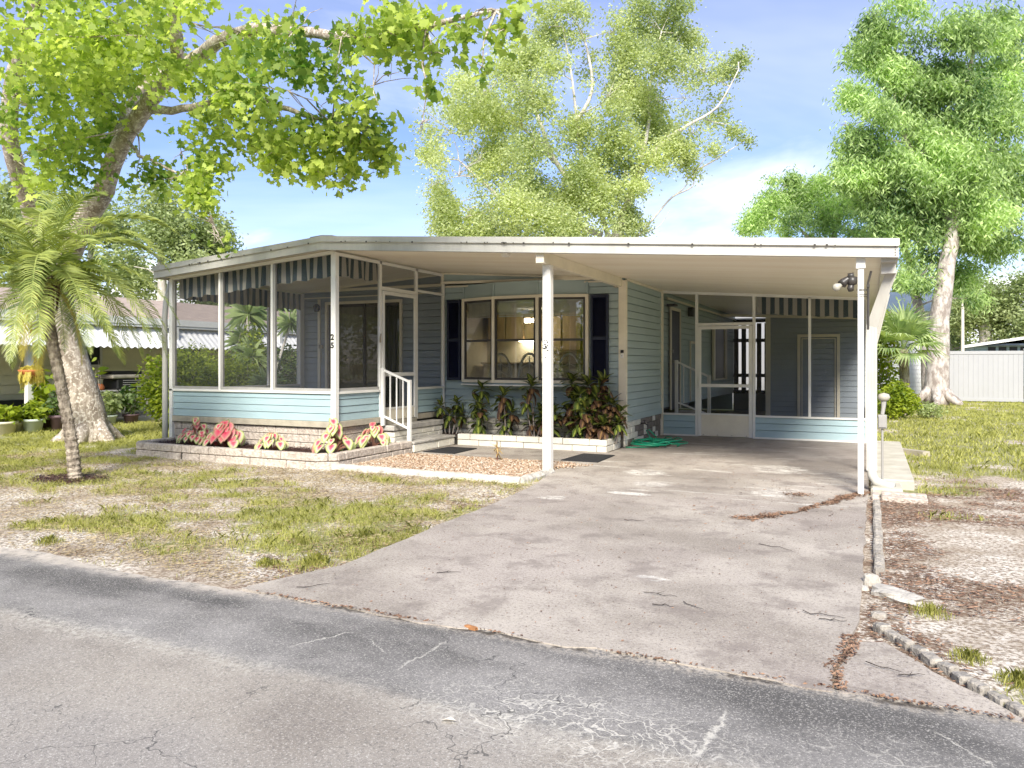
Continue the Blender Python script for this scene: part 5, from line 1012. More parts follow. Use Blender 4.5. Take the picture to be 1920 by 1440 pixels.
# ---- tall pale tree behind the house
def bigtree(name, label, base, tr, limbs, L, per, k, spread, size, shape, lm, bm, seed, holes, hs, nt=5, droop=.5, group=None, flatc=.9):
    rg = np.random.default_rng(seed); r_ = random.Random(seed); t = empty(name, base, label, 'tree', group)
    mb = MB()
    nodes = []
    for pts, r0, r1 in [tr]+limbs: nodes += limb(mb, pts, r0, r1, 9, r0*.06, r_)[3:]
    CL = [cl(*c) for c in L]
    tw = MB()
    for c, r, w in CL:
        nd = min(nodes, key=lambda q: (q-c).length+max(0, q.z-c.z)*1.5); wire(tw, nd, c, .016+.010*(nd-c).length, r_, .10)
        for q in range(nt): wire(tw, c, c+Vector((r_.uniform(-1,1), r_.uniform(-1,1), r_.uniform(-.3,1)))*r*.95, .02 if r > 1 else .012, r_, .12)
    tk = mb.build('trunk', bm, t, smooth=True); tw.build('branches', bm, t)
    P = sprays(fill(CL, per, rg, flatc, holes, hs), k, spread, rg); leaves('crown', P, size, shape, lm, t, rg, droop, .4); return t
D = 30
mid = [(850,250,30,60),(900,190,29,52),(960,130,30,50),(1020,60,31,50),(1060,20,30,38),(1000,190,28,52),(860,330,29,62),(930,290,31,60),(1000,280,28,55),(880,405,30,48),(960,385,28,55),(1030,415,29,55),(1100,395,31,52),(1090,330,29,45),(1150,415,30,36),(1165,350,31,34),(1085,240,30,42),(1140,180,28,48),(1180,110,30,50),(1225,50,31,50),(1265,15,30,34),(1250,110,28,45),(1210,180,30,52),(1160,260,29,42),(1230,245,31,48),(1285,185,30,42),(1320,135,29,36),(1290,75,31,36),(1388,112,30,17),(1365,135,30,20),(1345,205,30,30),(1300,250,29,36),(1375,245,30,14),(1400,262,30,9),(1335,285,30,18),(1285,300,30,20),(1300,325,30,11),(1100,120,31,30),(1040,130,29,34),(820,345,30,34),(840,405,30,34),(1000,110,30,30),(1190,310,30,24),(870,160,30,30),(900,440,30,50),(1000,350,30,50),(960,440,31,40),(1060,440,29,50),(880,220,31,45),(1130,300,30,45),(1060,370,30,45),(950,210,30,45),(1230,190,31,50),(1090,60,30,34),(1150,60,30,40),(1280,140,31,40),(1170,170,31,40),(840,440,30,36),(850,380,30,40),(820,300,30,36),(900,300,30,45),(1180,430,30,34),(1195,350,29,30),(1225,300,29,36),(1130,370,29,40),(1270,270,29,30),(1150,440,29,40),(1205,20,30,34),(800,300,30,18),(1180,400,30,18)]
tr = ([W(1130, 740, 30), W(1140, 600, 30), W(1150, 480, 30), W(1160, 430, 30), W(1180, 380, 30)], .34, .17)
lims = [([W(1180, 380, 30), W(1200, 330, 29.5), W(1240, 270, 29), W(1290, 235, 29), W(1345, 200, 29), W(1385, 130, 29)], .12, .02),
        ([W(1175, 385, 30), W(1195, 320, 30), W(1215, 240, 30), W(1220, 150, 30), W(1240, 60, 30)], .12, .02),
        ([W(1150, 470, 30), W(1120, 380, 30), W(1090, 290, 30), W(1080, 210, 30), W(1070, 130, 30), W(1055, 50, 30)], .12, .02),
        ([W(1080, 230, 30), W(1110, 170, 30), W(1100, 90, 30), W(1080, 40, 30)], .09, .02),
        ([W(1120, 400, 30), W(1040, 300, 30), W(1010, 220, 30), W(970, 140, 30)], .13, .03),
        ([W(1040, 305, 30), W(980, 240, 30), W(900, 200, 30)], .08, .02), ([W(1130, 440, 30), W(1030, 410, 30), W(940, 370, 30), W(860, 300, 30)], .13, .03),
        ([W(1185, 455, 30), W(1225, 410, 30), W(1260, 370, 30), W(1298, 350, 30), W(1300, 322, 30)], .05, .02), ([W(1262, 368, 30), W(1288, 345, 30), W(1285, 310, 30)], .03, .012), ([W(1195, 440, 30), W(1235, 425, 30), W(1255, 395, 30)], .025, .01)]
bigtree('tall_tree', 'tall open pale green tree with grey limbs behind the middle of the home', W(1130, 740, 30), tr, lims, mid, 640, 8, .17, .12, SH_LEAF6, M['mid_leaf'], M['grey_bark'], 5, .41, 1.1, 7)
# ---- big tree on the right
rt_ = [(1655,60,27,45),(1690,20,26,40),(1625,105,27,38),(1600,185,27,34),(1680,130,27,48),(1650,225,26,50),(1605,265,27,36),(1720,200,28,45),(1762,110,27,34),(1800,65,26,50),(1850,85,27,50),(1830,150,26,50),(1890,170,27,52),(1860,230,26,58),(1785,245,27,52),(1720,290,26,55),(1665,325,27,48),(1800,320,26,68),(1880,320,28,58),(1760,390,27,55),(1700,400,28,52),(1850,405,26,50),(1640,370,28,40),(1740,470,27,44),(1722,520,26,32),(1840,475,28,42),(1800,520,28,30),(1900,440,27,38),(1690,455,27,36),(1745,345,26,40),(1585,235,27,16),(1640,30,27,22),(1900,60,28,34),(1870,20,27,34),(1830,560,27,16),(1660,170,27,50),(1630,320,27,48),(1700,250,27,55),(1740,160,27,45),(1790,140,27,45),(1830,290,27,60),(1760,300,27,50),(1870,130,28,50),(1690,80,27,40),(1720,420,27,50),(1800,440,27,45),(1880,380,28,50),(1600,330,27,34),(1660,400,27,40)]
b_ = W(1755, 756, 25.8)
tr = ([b_, W(1757, 700, 25.8), W(1762, 600, 26), W(1775, 500, 26.2), W(1788, 420, 26.4), W(1790, 330, 26.6)], .42, .17)
lims = [([W(1788, 430, 26.4), W(1740, 340, 26.8), W(1690, 240, 27), W(1670, 120, 27)], .14, .03), ([W(1790, 330, 26.6), W(1810, 220, 27), W(1820, 120, 27), W(1840, 40, 27)], .15, .03), ([W(1788, 380, 26.4), W(1850, 300, 26), W(1880, 200, 26)], .12, .03), ([W(1780, 480, 26.2), W(1830, 430, 27), W(1890, 400, 27)], .07, .02),
        ([W(1718, 560, 28.5), W(1712, 520, 28.5), W(1690, 440, 28.3), W(1660, 330, 28)], .17, .05), ([W(1740, 740, 28.5), W(1735, 640, 28.5), W(1718, 560, 28.5)], .22, .17)]
for q in range(5): a_ = -2.6+q*1.0; lims.append(([b_+Vector((0, 0, .7)), b_+Vector((.42*math.cos(a_), .42*math.sin(a_), .28)), b_+Vector((.85*math.cos(a_), .85*math.sin(a_), -.05))], .24, .07))
bigtree('tall_tree', 'big dense green tree with a thick trunk by the white vinyl fence', b_, tr, lims, rt_, 760, 8, .17, .21, SH_NARROW, M['right_leaf'], M['oak_bark'], 6, .42, 1.1, 5, .9)
sm = [(1560,395,34,40),(1500,370,34,34),(1450,385,34,32),(1420,412,34,26),(1490,420,33,32),(1550,435,34,36),(1600,400,34,40),(1600,345,34,30),(1485,335,34,14),(1445,345,34,14),(1610,450,34,36),(1400,430,34,14),(1540,345,34,20),(1655,430,34,34),(1575,310,34,12)]
bigtree('bushy_tree', 'lower bright green tree showing just above the right half of the carport roof', W(1560, 730, 34), ([W(1560, 740, 34), W(1558, 600, 34), W(1560, 480, 34), W(1570, 400, 34)], .25, .1), [([W(1560, 500, 34), W(1500, 430, 34), W(1440, 400, 34)], .1, .03)], sm, 800, 8, .17, .21, SH_NARROW, M['right_leaf'], M['oak_bark'], 7, .38, .8, 4, .7)
# ---- background trees
def bgtree(px, d, top, half, seed, label, lm='far_leaf', name='background_tree', base=None, per=60, size=.26, holes=.36, n_=16):
    r_ = random.Random(seed); g = W(px, 680+CAMZ*1440/d, d); cy = (top+640)/2; L = [(px, top+half*.5, d, half*.55)]
    for i in range(n_):
        y = r_.uniform(top+half*.35, 650); w_ = half*(.95 if y > top+half else .6); L.append((px+r_.uniform(-w_, w_), y, d+r_.uniform(-1.5, 1.5), half*r_.uniform(.28, .48)))
    return bigtree(name, label, g, ([g, W(px+r_.uniform(-6, 6), 560, d), W(px, top+half, d)], d*.009, d*.003), [], L, per*3.4, 6, size*1.5, size, SH_OVAL, M[lm], M['grey_bark'], seed, holes, .5, 3, .4, 'trees beyond the neighbouring yards')
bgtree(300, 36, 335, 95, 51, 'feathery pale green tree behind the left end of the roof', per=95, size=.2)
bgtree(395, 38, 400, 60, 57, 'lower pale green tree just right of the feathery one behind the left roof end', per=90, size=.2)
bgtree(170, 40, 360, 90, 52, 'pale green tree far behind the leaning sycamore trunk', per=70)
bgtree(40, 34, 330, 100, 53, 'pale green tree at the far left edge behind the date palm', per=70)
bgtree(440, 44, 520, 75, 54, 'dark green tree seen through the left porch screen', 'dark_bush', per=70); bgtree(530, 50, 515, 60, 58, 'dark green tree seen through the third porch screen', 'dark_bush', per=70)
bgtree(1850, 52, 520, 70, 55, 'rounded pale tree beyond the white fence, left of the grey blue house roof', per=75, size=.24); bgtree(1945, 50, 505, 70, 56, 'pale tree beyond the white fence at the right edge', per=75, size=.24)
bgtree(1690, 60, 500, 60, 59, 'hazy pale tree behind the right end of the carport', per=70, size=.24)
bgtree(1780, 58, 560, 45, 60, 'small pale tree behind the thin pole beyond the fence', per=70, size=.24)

# ---- bushes
def bush(name, c, rx, ry, h, n_, size, lm, label, seed, group=None, shape=SH_LEAF6, stems=7, cat='bush', z0=0.):
    rg = np.random.default_rng(seed); r_ = random.Random(seed); e = empty(name, (c[0], c[1], z0), label, cat, group); d = rg.normal(0, 1, (n_, 3)); d /= np.linalg.norm(d, axis=1, keepdims=True); d *= rg.random((n_, 1))**(1/2.6)
    lump = 1+.35*(fbm(d[:, 0]*2.2+seed, d[:, 1]*2.2+d[:, 2]*2, 2)-.5)*2; P = np.stack([c[0]+d[:, 0]*rx*lump, c[1]+d[:, 1]*ry*lump, z0+h*.5+d[:, 2]*h*.5*lump], -1); P = P[P[:, 2] > z0-.02]
    mb = MB()
    for i in range(stems): a_ = r_.uniform(0, 6.28); wire(mb, (c[0]+.05*math.cos(a_), c[1]+.05*math.sin(a_), z0-.03), (c[0]+rx*.6*math.cos(a_), c[1]+ry*.6*math.sin(a_), z0+h*r_.uniform(.6, .95)), .014, r_, .1)
    mb.build('stems', M['oak_bark'], e); leaves('foliage', P, size, shape, M[lm], e, rg, .3, .3); return e
hg = 'bushes between the two homes'
bush('lime_bush', (-14.55, 13.55), .55, .7, 1.9, 3600, .10, 'bush_leaf', 'yellow green leafy shrub beside the neighbour porch post, left of the porch', 61, hg, SH_NARROW*np.array([1.5, 1]))
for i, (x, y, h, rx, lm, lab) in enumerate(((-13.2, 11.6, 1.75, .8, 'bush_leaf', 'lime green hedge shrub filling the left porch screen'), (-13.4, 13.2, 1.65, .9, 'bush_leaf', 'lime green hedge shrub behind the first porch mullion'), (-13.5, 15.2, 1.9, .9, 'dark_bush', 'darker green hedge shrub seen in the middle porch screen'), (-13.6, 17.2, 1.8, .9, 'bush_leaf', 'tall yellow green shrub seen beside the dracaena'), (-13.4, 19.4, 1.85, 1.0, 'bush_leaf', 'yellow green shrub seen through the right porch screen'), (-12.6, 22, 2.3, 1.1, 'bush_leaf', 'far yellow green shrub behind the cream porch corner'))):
    bush('hedge_shrub', (x, y), rx*.75, rx, h, 3800, .105, lm, lab, 62+i, hg)
c_ = W(1682, 785, 19.2); bush('round_shrub', (c_.x, c_.y), .50, .45, .92, 3200, .09, 'bush_leaf', 'bright green leafy shrub below the fan palm behind the carport', 71, None); bush('low_shrub', (c_.x+.75, c_.y+.6), .35, .4, .42, 900, .07, 'far_leaf', 'low dry shrub right of the bright green one behind the carport', 72, None)
bush('tall_shrub', (.25, 23.5), .5, .6, 3.1, 1800, .13, 'bush_leaf', 'yellow green tall shrub in the gap right of the carport posts', 73, None)

# ---- feather palm
def frond(V, F, A, base, az, el, L, r_, nl=62, ll=.30, sag=1.0, wid=.010, stiff=0.):
    d = Vector((math.cos(az)*math.cos(el), math.sin(az)*math.cos(el), math.sin(el))); side = Vector((-math.sin(az), math.cos(az), 0)); p = Vector(base); seg = 22; pts = [p.copy()]; ds = [d.copy()]
    for i in range(seg):
        d = (d+Vector((0, 0, -1))*sag*.085*(1+.6*i/seg)).normalized(); p = p+d*L/seg; pts.append(p.copy()); ds.append(d.copy())
    for i in range(seg):
        w0, w1 = .011*(1-i/seg)+.002, .011*(1-(i+1)/seg)+.002; k = len(V); V += [pts[i]-side*w0, pts[i]+side*w0, pts[i+1]+side*w1, pts[i+1]-side*w1]; F.append((k, k+1, k+2, k+3)); A += [.4]*4
    for i in range(nl):
        t = .10+.90*i/nl; u = t*seg; a_ = min(int(u), seg-1); f = u-a_; q = pts[a_].lerp(pts[a_+1], f); dd = ds[a_]; up = side.cross(dd)*-1
        if up.z < 0: up = -up
        l_ = ll*(math.sin(PI*min(1, (t*.9+.12)))**.6)*r_.uniform(.85, 1.1)
        for s in (-1, 1):
            e = (side*s*r_.uniform(.75, .95)+dd*(.45+.75*t)+up*r_.uniform(.05, .35)).normalized(); w_ = dd*wid*.55; m1 = q+e*l_*.5; e2 = (e+Vector((0, 0, -1))*r_.uniform(.35, .9)*(1-stiff)).normalized(); tip = m1+e2*l_*.55; k = len(V)
            V += [q-w_, q+w_, m1+w_*1.3, tip, m1-w_*1.3]; F.append((k, k+1, k+2, k+3, k+4)); A += [r_.random()]*5
def featherpalm(base, top, trunkpts, nf, L, label, name='date_palm', seed=3):
    r_ = random.Random(seed); e = empty(name, base, label, 'palm'); mb = MB()
    P = limb(MB(), trunkpts, 1, 1, 6); n_ = 70; pts = []; rad = []
    for i in range(n_+1):
        u = i/n_*(len(P)-1); a_ = min(int(u), len(P)-2); pts.append(P[a_].lerp(P[a_+1], u-a_)); rad.append((.075-.018*math.sin(i/n_*PI)+.02*(i/n_)**3)*(1+.16*(i % 2)))
    mb.tube(pts, rad, 14); tk = mb.build('trunk', M['palm_bark'], e)
    mb = MB()
    for i in range(420):   # old leaf bases give the stem its saw-tooth outline
        u = r_.random(); a_ = int(u*(n_-1)); t = r_.uniform(0, 6.28); c = pts[a_]; o = Vector((math.cos(t), math.sin(t), 0)); s = Vector((-o.y, o.x, 0)); r0 = rad[a_]*.95; k = Vector((0, 0, .028)); mb.add([c+o*r0-s*.016-k*.5, c+o*r0+s*.016-k*.5, c+o*(r0+.028)+k*.9], [(0,1,2)])
    mb.build('leaf_scars', M['palm_bark'], tk)
    V, F, A = [], [], []; Vy, Fy, Ay = [], [], []
    for i in range(nf):
        az = i*2.39996+r_.uniform(-.15, .15); t = i/nf; el = math.radians(76-98*t**.95+r_.uniform(-7, 7)); l_ = L*(.80+.3*math.sin(PI*min(1, t*.8+.2)))*r_.uniform(.9, 1.08)
        if t > .93: frond(Vy, Fy, Ay, top, az, el-.3, l_*.8, r_, 56, .20, 1.3)
        else: frond(V, F, A, top+Vector((0, 0, .05)), az, el, l_, r_, 58, .27, .95 if t < .7 else .55, .014, .3)
    for nm, (v, f, a_), ml in (('fronds', (V, F, A), M['palm_leaf']), ('yellow_fronds', (Vy, Fy, Ay), M['yellow_frond'])):
        if f: mb = MB(); mb.v = [tuple(x) for x in v]; mb.f = [list(x) for x in f]; mb.a = a_; mb.build(nm, ml, e)
    mb = MB()
    for i in range(34): a_ = r_.uniform(0, 6.28); q = top+Vector((.08*math.cos(a_), .08*math.sin(a_), r_.uniform(-.05, .12))); l_ = r_.uniform(.15, .5); mb.tube([q, q+Vector((.07*math.cos(a_), .07*math.sin(a_), -.25*l_)), q+Vector((.05*math.cos(a_), .05*math.sin(a_), -l_))], [.012, .016, .004], 4)
    mb.build('dead_frond_bases', M['deadfrond'], e); return e
tp = W(84, 525, 9.35)
featherpalm(W(141, 897, 9.38), tp, [W(141, 899, 9.38), W(134, 830, 9.38), W(118, 740, 9.38), W(100, 650, 9.38), W(88, 590, 9.36), tp+Vector((0, 0, -.02))], 46, 1.85, 'small date palm with a thin leaning trunk and arching feathery fronds on the left lawn')
thatch('mulch', -9.6, -8.1, 5.7, 6.8, 5000, .022, .007, 'ring of dark mulch round the foot of the small date palm', M['mulch'], 23, lambda x, y: np.clip(1.6-1.3*((x+8.84)/.56)**2-1.3*((y-6.18)/.36)**2, 0, 1), 'mulch', z0=-.02, zr=.025)
# ---- fan palm on the right
def fanpalm(base, ztop, nf, rad, label, seed, name='fan_palm', tr=.13, pet=.55):
    r_ = random.Random(seed); e = empty(name, base, label, 'palm'); mb = MB(); b = Vector(base); t_ = Vector((b.x, b.y, ztop)); mb.tube([b, b.lerp(t_, .5)+Vector((.03, 0, 0)), t_], [tr*1.1, tr, tr*.9], 10); mb.build('trunk', M['palm_bark'], e); V, F, A = [], [], []
    for i in range(nf):
        az = i*2.4; t = i/nf; el = math.radians(85-100*t); d = Vector((math.cos(az)*math.cos(el), math.sin(az)*math.cos(el), math.sin(el))); s = Vector((-math.sin(az), math.cos(az), 0)); u = s.cross(d); q = t_+d*pet*r_.uniform(.8, 1.15); k = len(V); V += [t_-s*.012, t_+s*.012, q+s*.008, q-s*.008]; F.append((k, k+1, k+2, k+3)); A += [.5]*4
        for j in range(30):
            th = math.radians(-105+210*j/29); e_ = (d*math.cos(th)+s*math.sin(th)).normalized(); l_ = rad*(.75+.25*math.cos(th))*r_.uniform(.85, 1.1); w_ = e_.cross(u).normalized()*.022*rad/.6; m1 = q+e_*l_*.55-u*0; tip = q+(e_+Vector((0, 0, -1))*r_.uniform(.15, .45)).normalized()*l_; k = len(V); V += [q, m1+w_, tip, m1-w_]; F.append((k, k+1, k+2, k+3)); A += [r_.random()]*4
    mb = MB(); mb.v = [tuple(x) for x in V]; mb.f = [list(x) for x in F]; mb.a = A; mb.build('fronds', M['fan_leaf'], e); return e
c_ = W(1694, 745, 20.3); fanpalm((c_.x, c_.y, -.05), W(1694, 655, 20.3).z, 24, .78, 'spiky green fan palm beside the right corner of the carport', 4)
# dracaena and yucca seen through the porch screens
def spiky(base, heads, label, seed, name='dracaena', lm='fan_leaf'):
    r_ = random.Random(seed); e = empty(name, base, label, 'plant'); b = Vector(base); mb = MB(); V, F, A = [], [], []
    for dx_, dy_, z, L in heads:
        t_ = Vector((b.x+dx_, b.y+dy_, z)); mb.tube([b, b.lerp(t_, .5)+Vector((dx_*.2, 0, 0)), t_], [.05, .04, .03], 7)
        for i in range(70):
            az = r_.uniform(0, 6.28); el = math.radians(r_.uniform(-35, 85)); d = Vector((math.cos(az)*math.cos(el), math.sin(az)*math.cos(el), math.sin(el))); s = Vector((-math.sin(az), math.cos(az), 0))*.022; m1 = t_+d*L*.5; tip = m1+(d+Vector((0, 0, -.7))).normalized()*L*.5; k = len(V); V += [t_-s*.5, t_+s*.5, m1+s, tip, m1-s]; F.append((k, k+1, k+2, k+3, k+4)); A += [r_.random()]*5
    mb.build('stems', M['grey_bark'], e); mb = MB(); mb.v = [tuple(x) for x in V]; mb.f = [list(x) for x in F]; mb.a = A; mb.build('leaves', M[lm], e); return e
c_ = W(465, 790, 19); spiky((c_.x, c_.y, -.05), [(0, 0, 2.6, .75), (-.35, .2, 1.9, .6), (.25, -.1, 1.55, .6), (.9, .5, 2.35, .5)], 'tall dracaena with spiky pale leaves behind the second porch screen', 8)
bush('climbing_shrub', (c_.x+.1, c_.y), .38, .4, 2.35, 1500, .12, 'bush_leaf', 'leafy shrub wrapped round the tall dracaena behind the porch', 81, None)
c_ = W(500, 740, 17); spiky((c_.x, c_.y, -.05), [(0, 0, .9, .5)], 'low spiky plant at the foot of the hedge behind the porch', 9, 'spiky_plant')

# ---- caladiums and crotons
def edgemat(name, stops, rough=.45, trans=.25):
    m, n, l, b = newmat(name); b.inputs['Roughness'].default_value = rough; cr = n.new('ShaderNodeValToRGB'); q = mul(n, l, attr(n, 'rnd'), mul(n, l, mul(n, l, noise(n, l, 30, 4, .7), -.5, 'ADD'), .35), 'ADD'); l.new(q, cr.inputs[0]); e = cr.color_ramp.elements; e[0].position = stops[0][0]; e[0].color = (*stops[0][1], 1); e[1].position = stops[-1][0]; e[1].color = (*stops[-1][1], 1)
    for p_, c_ in stops[1:-1]: x = e.new(p_); x.color = (*c_, 1)
    l.new(cr.outputs[0], b.inputs['Base Color']); tr_ = n.new('ShaderNodeBsdfTranslucent'); l.new(cr.outputs[0], tr_.inputs[0]); ms = n.new('ShaderNodeMixShader'); ms.inputs[0].default_value = trans; l.new(b.outputs[0], ms.inputs[1]); l.new(tr_.outputs[0], ms.inputs[2]); l.new(ms.outputs[0], n['Material Output'].inputs[0]); return m
M['cal'] = edgemat('pink_caladium_leaf', [(0, (.70,.03,.10)), (.35, (.75,.16,.20)), (.62, (.78,.52,.42)), (.85, (.50,.55,.22)), (1, (.30,.42,.12))])
M['cal2'] = edgemat('deep_pink_caladium_leaf', [(0, (.60,.02,.08)), (.6, (.66,.15,.18)), (.9, (.55,.28,.22)), (1, (.25,.20,.08))])
M['cro'] = edgemat('green_croton_leaf', [(0, (.40,.42,.08)), (.3, (.16,.21,.04)), (.7, (.06,.10,.025)), (1, (.12,.13,.04))], .35, .15)
M['cro2'] = edgemat('burgundy_croton_leaf', [(0, (.34,.20,.08)), (.3, (.14,.08,.045)), (.7, (.075,.045,.03)), (1, (.15,.07,.045))], .35, .15)
def heart(mb, p, d, up, s, r_):
    d = Vector(d).normalized(); sd = d.cross(Vector(up)).normalized(); nn = sd.cross(d); O = [(0,-.28),(.18,-.45),(.38,-.38),(.52,-.1),(.50,.2),(.34,.55),(0,1.0)]; O = O+[(-x, y) for x, y in O[-2:0:-1]]; V = [Vector(p)]; A = [0.0]
    for k, e_ in ((.5, .5), (1, 1.)):
        for x, y in O: V.append(Vector(p)+(sd*x*k+d*y*k)*s+nn*s*(-.22*(y*k)**2+.10*abs(x*k)+r_.uniform(-.02, .02))); A.append(e_)
    n_ = len(O); F = [(0, 1+i, 1+(i+1) % n_) for i in range(n_)]+[(1+i, 1+n_+i, 1+n_+(i+1) % n_, 1+(i+1) % n_) for i in range(n_)]; mb.add(V, F, [a+1e-4 for a in A])
def caladium(x, y, h, w, nl, label, seed, deep=.3, s0=.115, z0=.13):
    r_ = random.Random(seed); e = empty('caladium', (x, y, z0), label, 'plant', 'pink leaved caladiums in the left flower bed'); A, B, S = MB(), MB(), MB()
    for i in range(nl):
        az = r_.uniform(0, 6.28); rr = w*r_.random()**.6; z = z0+h*(1.0-.75*(rr/w)**1.3)*r_.uniform(.75, 1.0); p = Vector((x+rr*math.cos(az), y+rr*math.sin(az), z)); toward = Vector((math.cos(az)*.6+.15, math.sin(az)*.6-.55, -.75-.5*r_.random())); up = Vector((math.cos(az)*.6, math.sin(az)*.5-.5, .8)); heart(B if r_.random() < deep else A, p, toward, up, s0*r_.uniform(.6, 1.05), r_); S.tube([(x+.02*math.cos(az), y+.02*math.sin(az), z0-.02), (x+rr*.5*math.cos(az), y+rr*.5*math.sin(az), z0+(z-z0)*.65), p], .004, 4)
    A.build('leaves', M['cal'], e, True); B.build('deep_pink_leaves', M['cal2'], e, True); M.setdefault('petiole', mat('pink_petiole', (.30,.14,.09), .6, .2, 20)); S.build('stems', M['petiole'], e)
caladium(-9.52, 8.72, .42, .25, 42, 'pink and green caladium, leftmost in the flower bed', 1, .35); caladium(-8.82, 8.62, .42, .28, 46, 'tall caladium with large deep pink leaves, second from the left', 2, .55, .17); caladium(-9.15, 8.75, .2, .2, 8, 'sparse wilted pink caladium between the two left plants', 12, .7, .10)
caladium(-7.92, 8.66, .30, .22, 38, 'low caladium with cream edges, in the middle of the flower bed', 3, .1, .12); caladium(-6.86, 8.70, .46, .25, 44, 'tall pink caladium with pale green rims in front of the porch corner', 4, .2, .15); caladium(-6.78, 9.55, .38, .24, 40, 'round pink and green caladium nearest the porch steps', 5, .15, .14)
def cleaf(mb, p, d, up, L, wd, r_):
    d = Vector(d).normalized(); sd = d.cross(Vector(up)); sd = sd.normalized() if sd.length > 1e-3 else Vector((1,0,0)); nn = sd.cross(d); V, A, F = [], [], []
    for i in range(6):
        t = i/5; w = wd*math.sin(PI*(t*.86+.07))**.8; q = Vector(p)+d*L*t-nn*L*.35*t*t
        for s, a_ in ((-1, 1), (0, 0), (1, 1)): V.append(q+sd*s*w+nn*(.25*w*abs(s))); A.append(a_+1e-4)
    for i in range(5):
        for j in range(2): k = i*3+j; F.append((k, k+1, k+4, k+3))
    mb.add(V, F, A)
def croton(x, y, heads, label, seed, cat='plant', z0=.12, red=.5, dens=1.):
    r_ = random.Random(seed); e = empty('croton', (x, y, z0), label, cat, 'croton plants in the planter below the bow window'); A, B, S = MB(), MB(), MB()
    for dx_, z, s in heads:
        dy_ = r_.uniform(-.14, .10); t_ = Vector((x+dx_, y+dy_, z)); b = Vector((x+dx_*.3, y, z0-.03)); S.tube([b, b.lerp(t_, .5)+Vector((dx_*.15, 0, 0)), t_], [.014, .011, .008], 6); isr = r_.random() < red; n_ = int(18*dens)
        for i in range(n_):
            az = i*2.4; el = math.radians(60-120*i/n_+r_.uniform(-12, 12)); d = Vector((math.cos(az)*math.cos(el), math.sin(az)*math.cos(el), math.sin(el))); cleaf(B if (isr and i > 9 and r_.random() < .75) or r_.random() < .08 else A, t_-Vector((0, 0, .14*s*i/n_)), d, (0, 0, 1) if abs(d.z) < .9 else (1, 0, 0), .205*s*r_.uniform(.8, 1.15), .052*s*r_.uniform(.8, 1.2), r_)
    A.build('leaves', M['cro'], e, True); B.build('burgundy_leaves', M['cro2'], e, True) if B.v else None; S.build('stems', M['oak_bark'], e)
croton(-6.82, 11.93, [(-.12, .66, .8), (.10, .70, .8), (.0, .52, .9), (.2, .5, .8), (-.2, .42, .7)], 'small dark green croton between the steps and the planter', 1, red=0, z0=0)
croton(-6.15, 11.9, [(-.05, .98, 1.0), (-.12, .74, 1.0), (.04, .62, 1.0), (-.02, .42, 1.1)], 'tall green croton, leftmost in the white planter', 2, red=.15)
croton(-5.68, 11.88, [(0, .88, 1.), (-.10, .74, 1.), (.08, .58, 1.), (-.05, .40, 1.)], 'burgundy and green croton, second in the white planter', 3, red=.9)
croton(-5.15, 11.9, [(-.02, 1.05, 1.1), (-.10, .78, .8), (.10, .58, 1.), (-.08, .42, 1.)], 'croton with one high green rosette below the middle window pane', 4, red=.6)
croton(-4.86, 11.82, [(0, .78, 1.), (.12, .62, 1.), (-.1, .5, 1.), (.1, .40, 1.1)], 'bushy green and bronze croton left of the centre post', 5, red=.4)
croton(-4.18, 11.86, [(-.30, 1.12, 1.1), (.0, 1.08, 1.2), (.22, 1.10, 1.1), (-.1, .92, 1.2), (.15, .88, 1.2), (.32, .80, 1.), (-.3, .80, 1.1), (-.38, .62, 1.), (0, .66, 1.3), (.25, .60, 1.2), (-.15, .48, 1.2), (.1, .42, 1.2), (.3, .45, 1.)], 'biggest bronze and green croton bush right of the centre post', 6, red=.5, dens=1.15)
croton(-3.78, 11.95, [(.0, .76, 1.), (.1, .62, 1.), (-.08, .5, 1.), (.12, .48, .9)], 'croton leaning out at the right corner of the planter', 7, red=.5)
# dried weed in the gravel
e = empty('dried_weed', (-4.80, 9.75, 0), 'small yellowed dying plant standing in the gravel bed', 'plant'); mb = MB(); r_ = random.Random(4)
for i in range(34): az = r_.uniform(0, 6.28); el = r_.uniform(.2, 1.3); cleaf(mb, (-4.80, 9.75, r_.uniform(.10, .22)), (math.cos(az)*math.cos(el), math.sin(az)*math.cos(el), math.sin(el)*r_.choice([1, -.8, .6])), (0, 0, 1), r_.uniform(.06, .13), .010, r_)
M['dry'] = edgemat('yellowed_leaf', [(0, (.55,.42,.20)), (.5, (.42,.24,.10)), (1, (.50,.45,.16))]); mb.build('leaves', M['dry'], e, True); mb = MB(); mb.tube([(-4.8, 9.75, -.01), (-4.79, 9.75, .2)], .010, 6); mb.build('stem', M['petiole'], e)
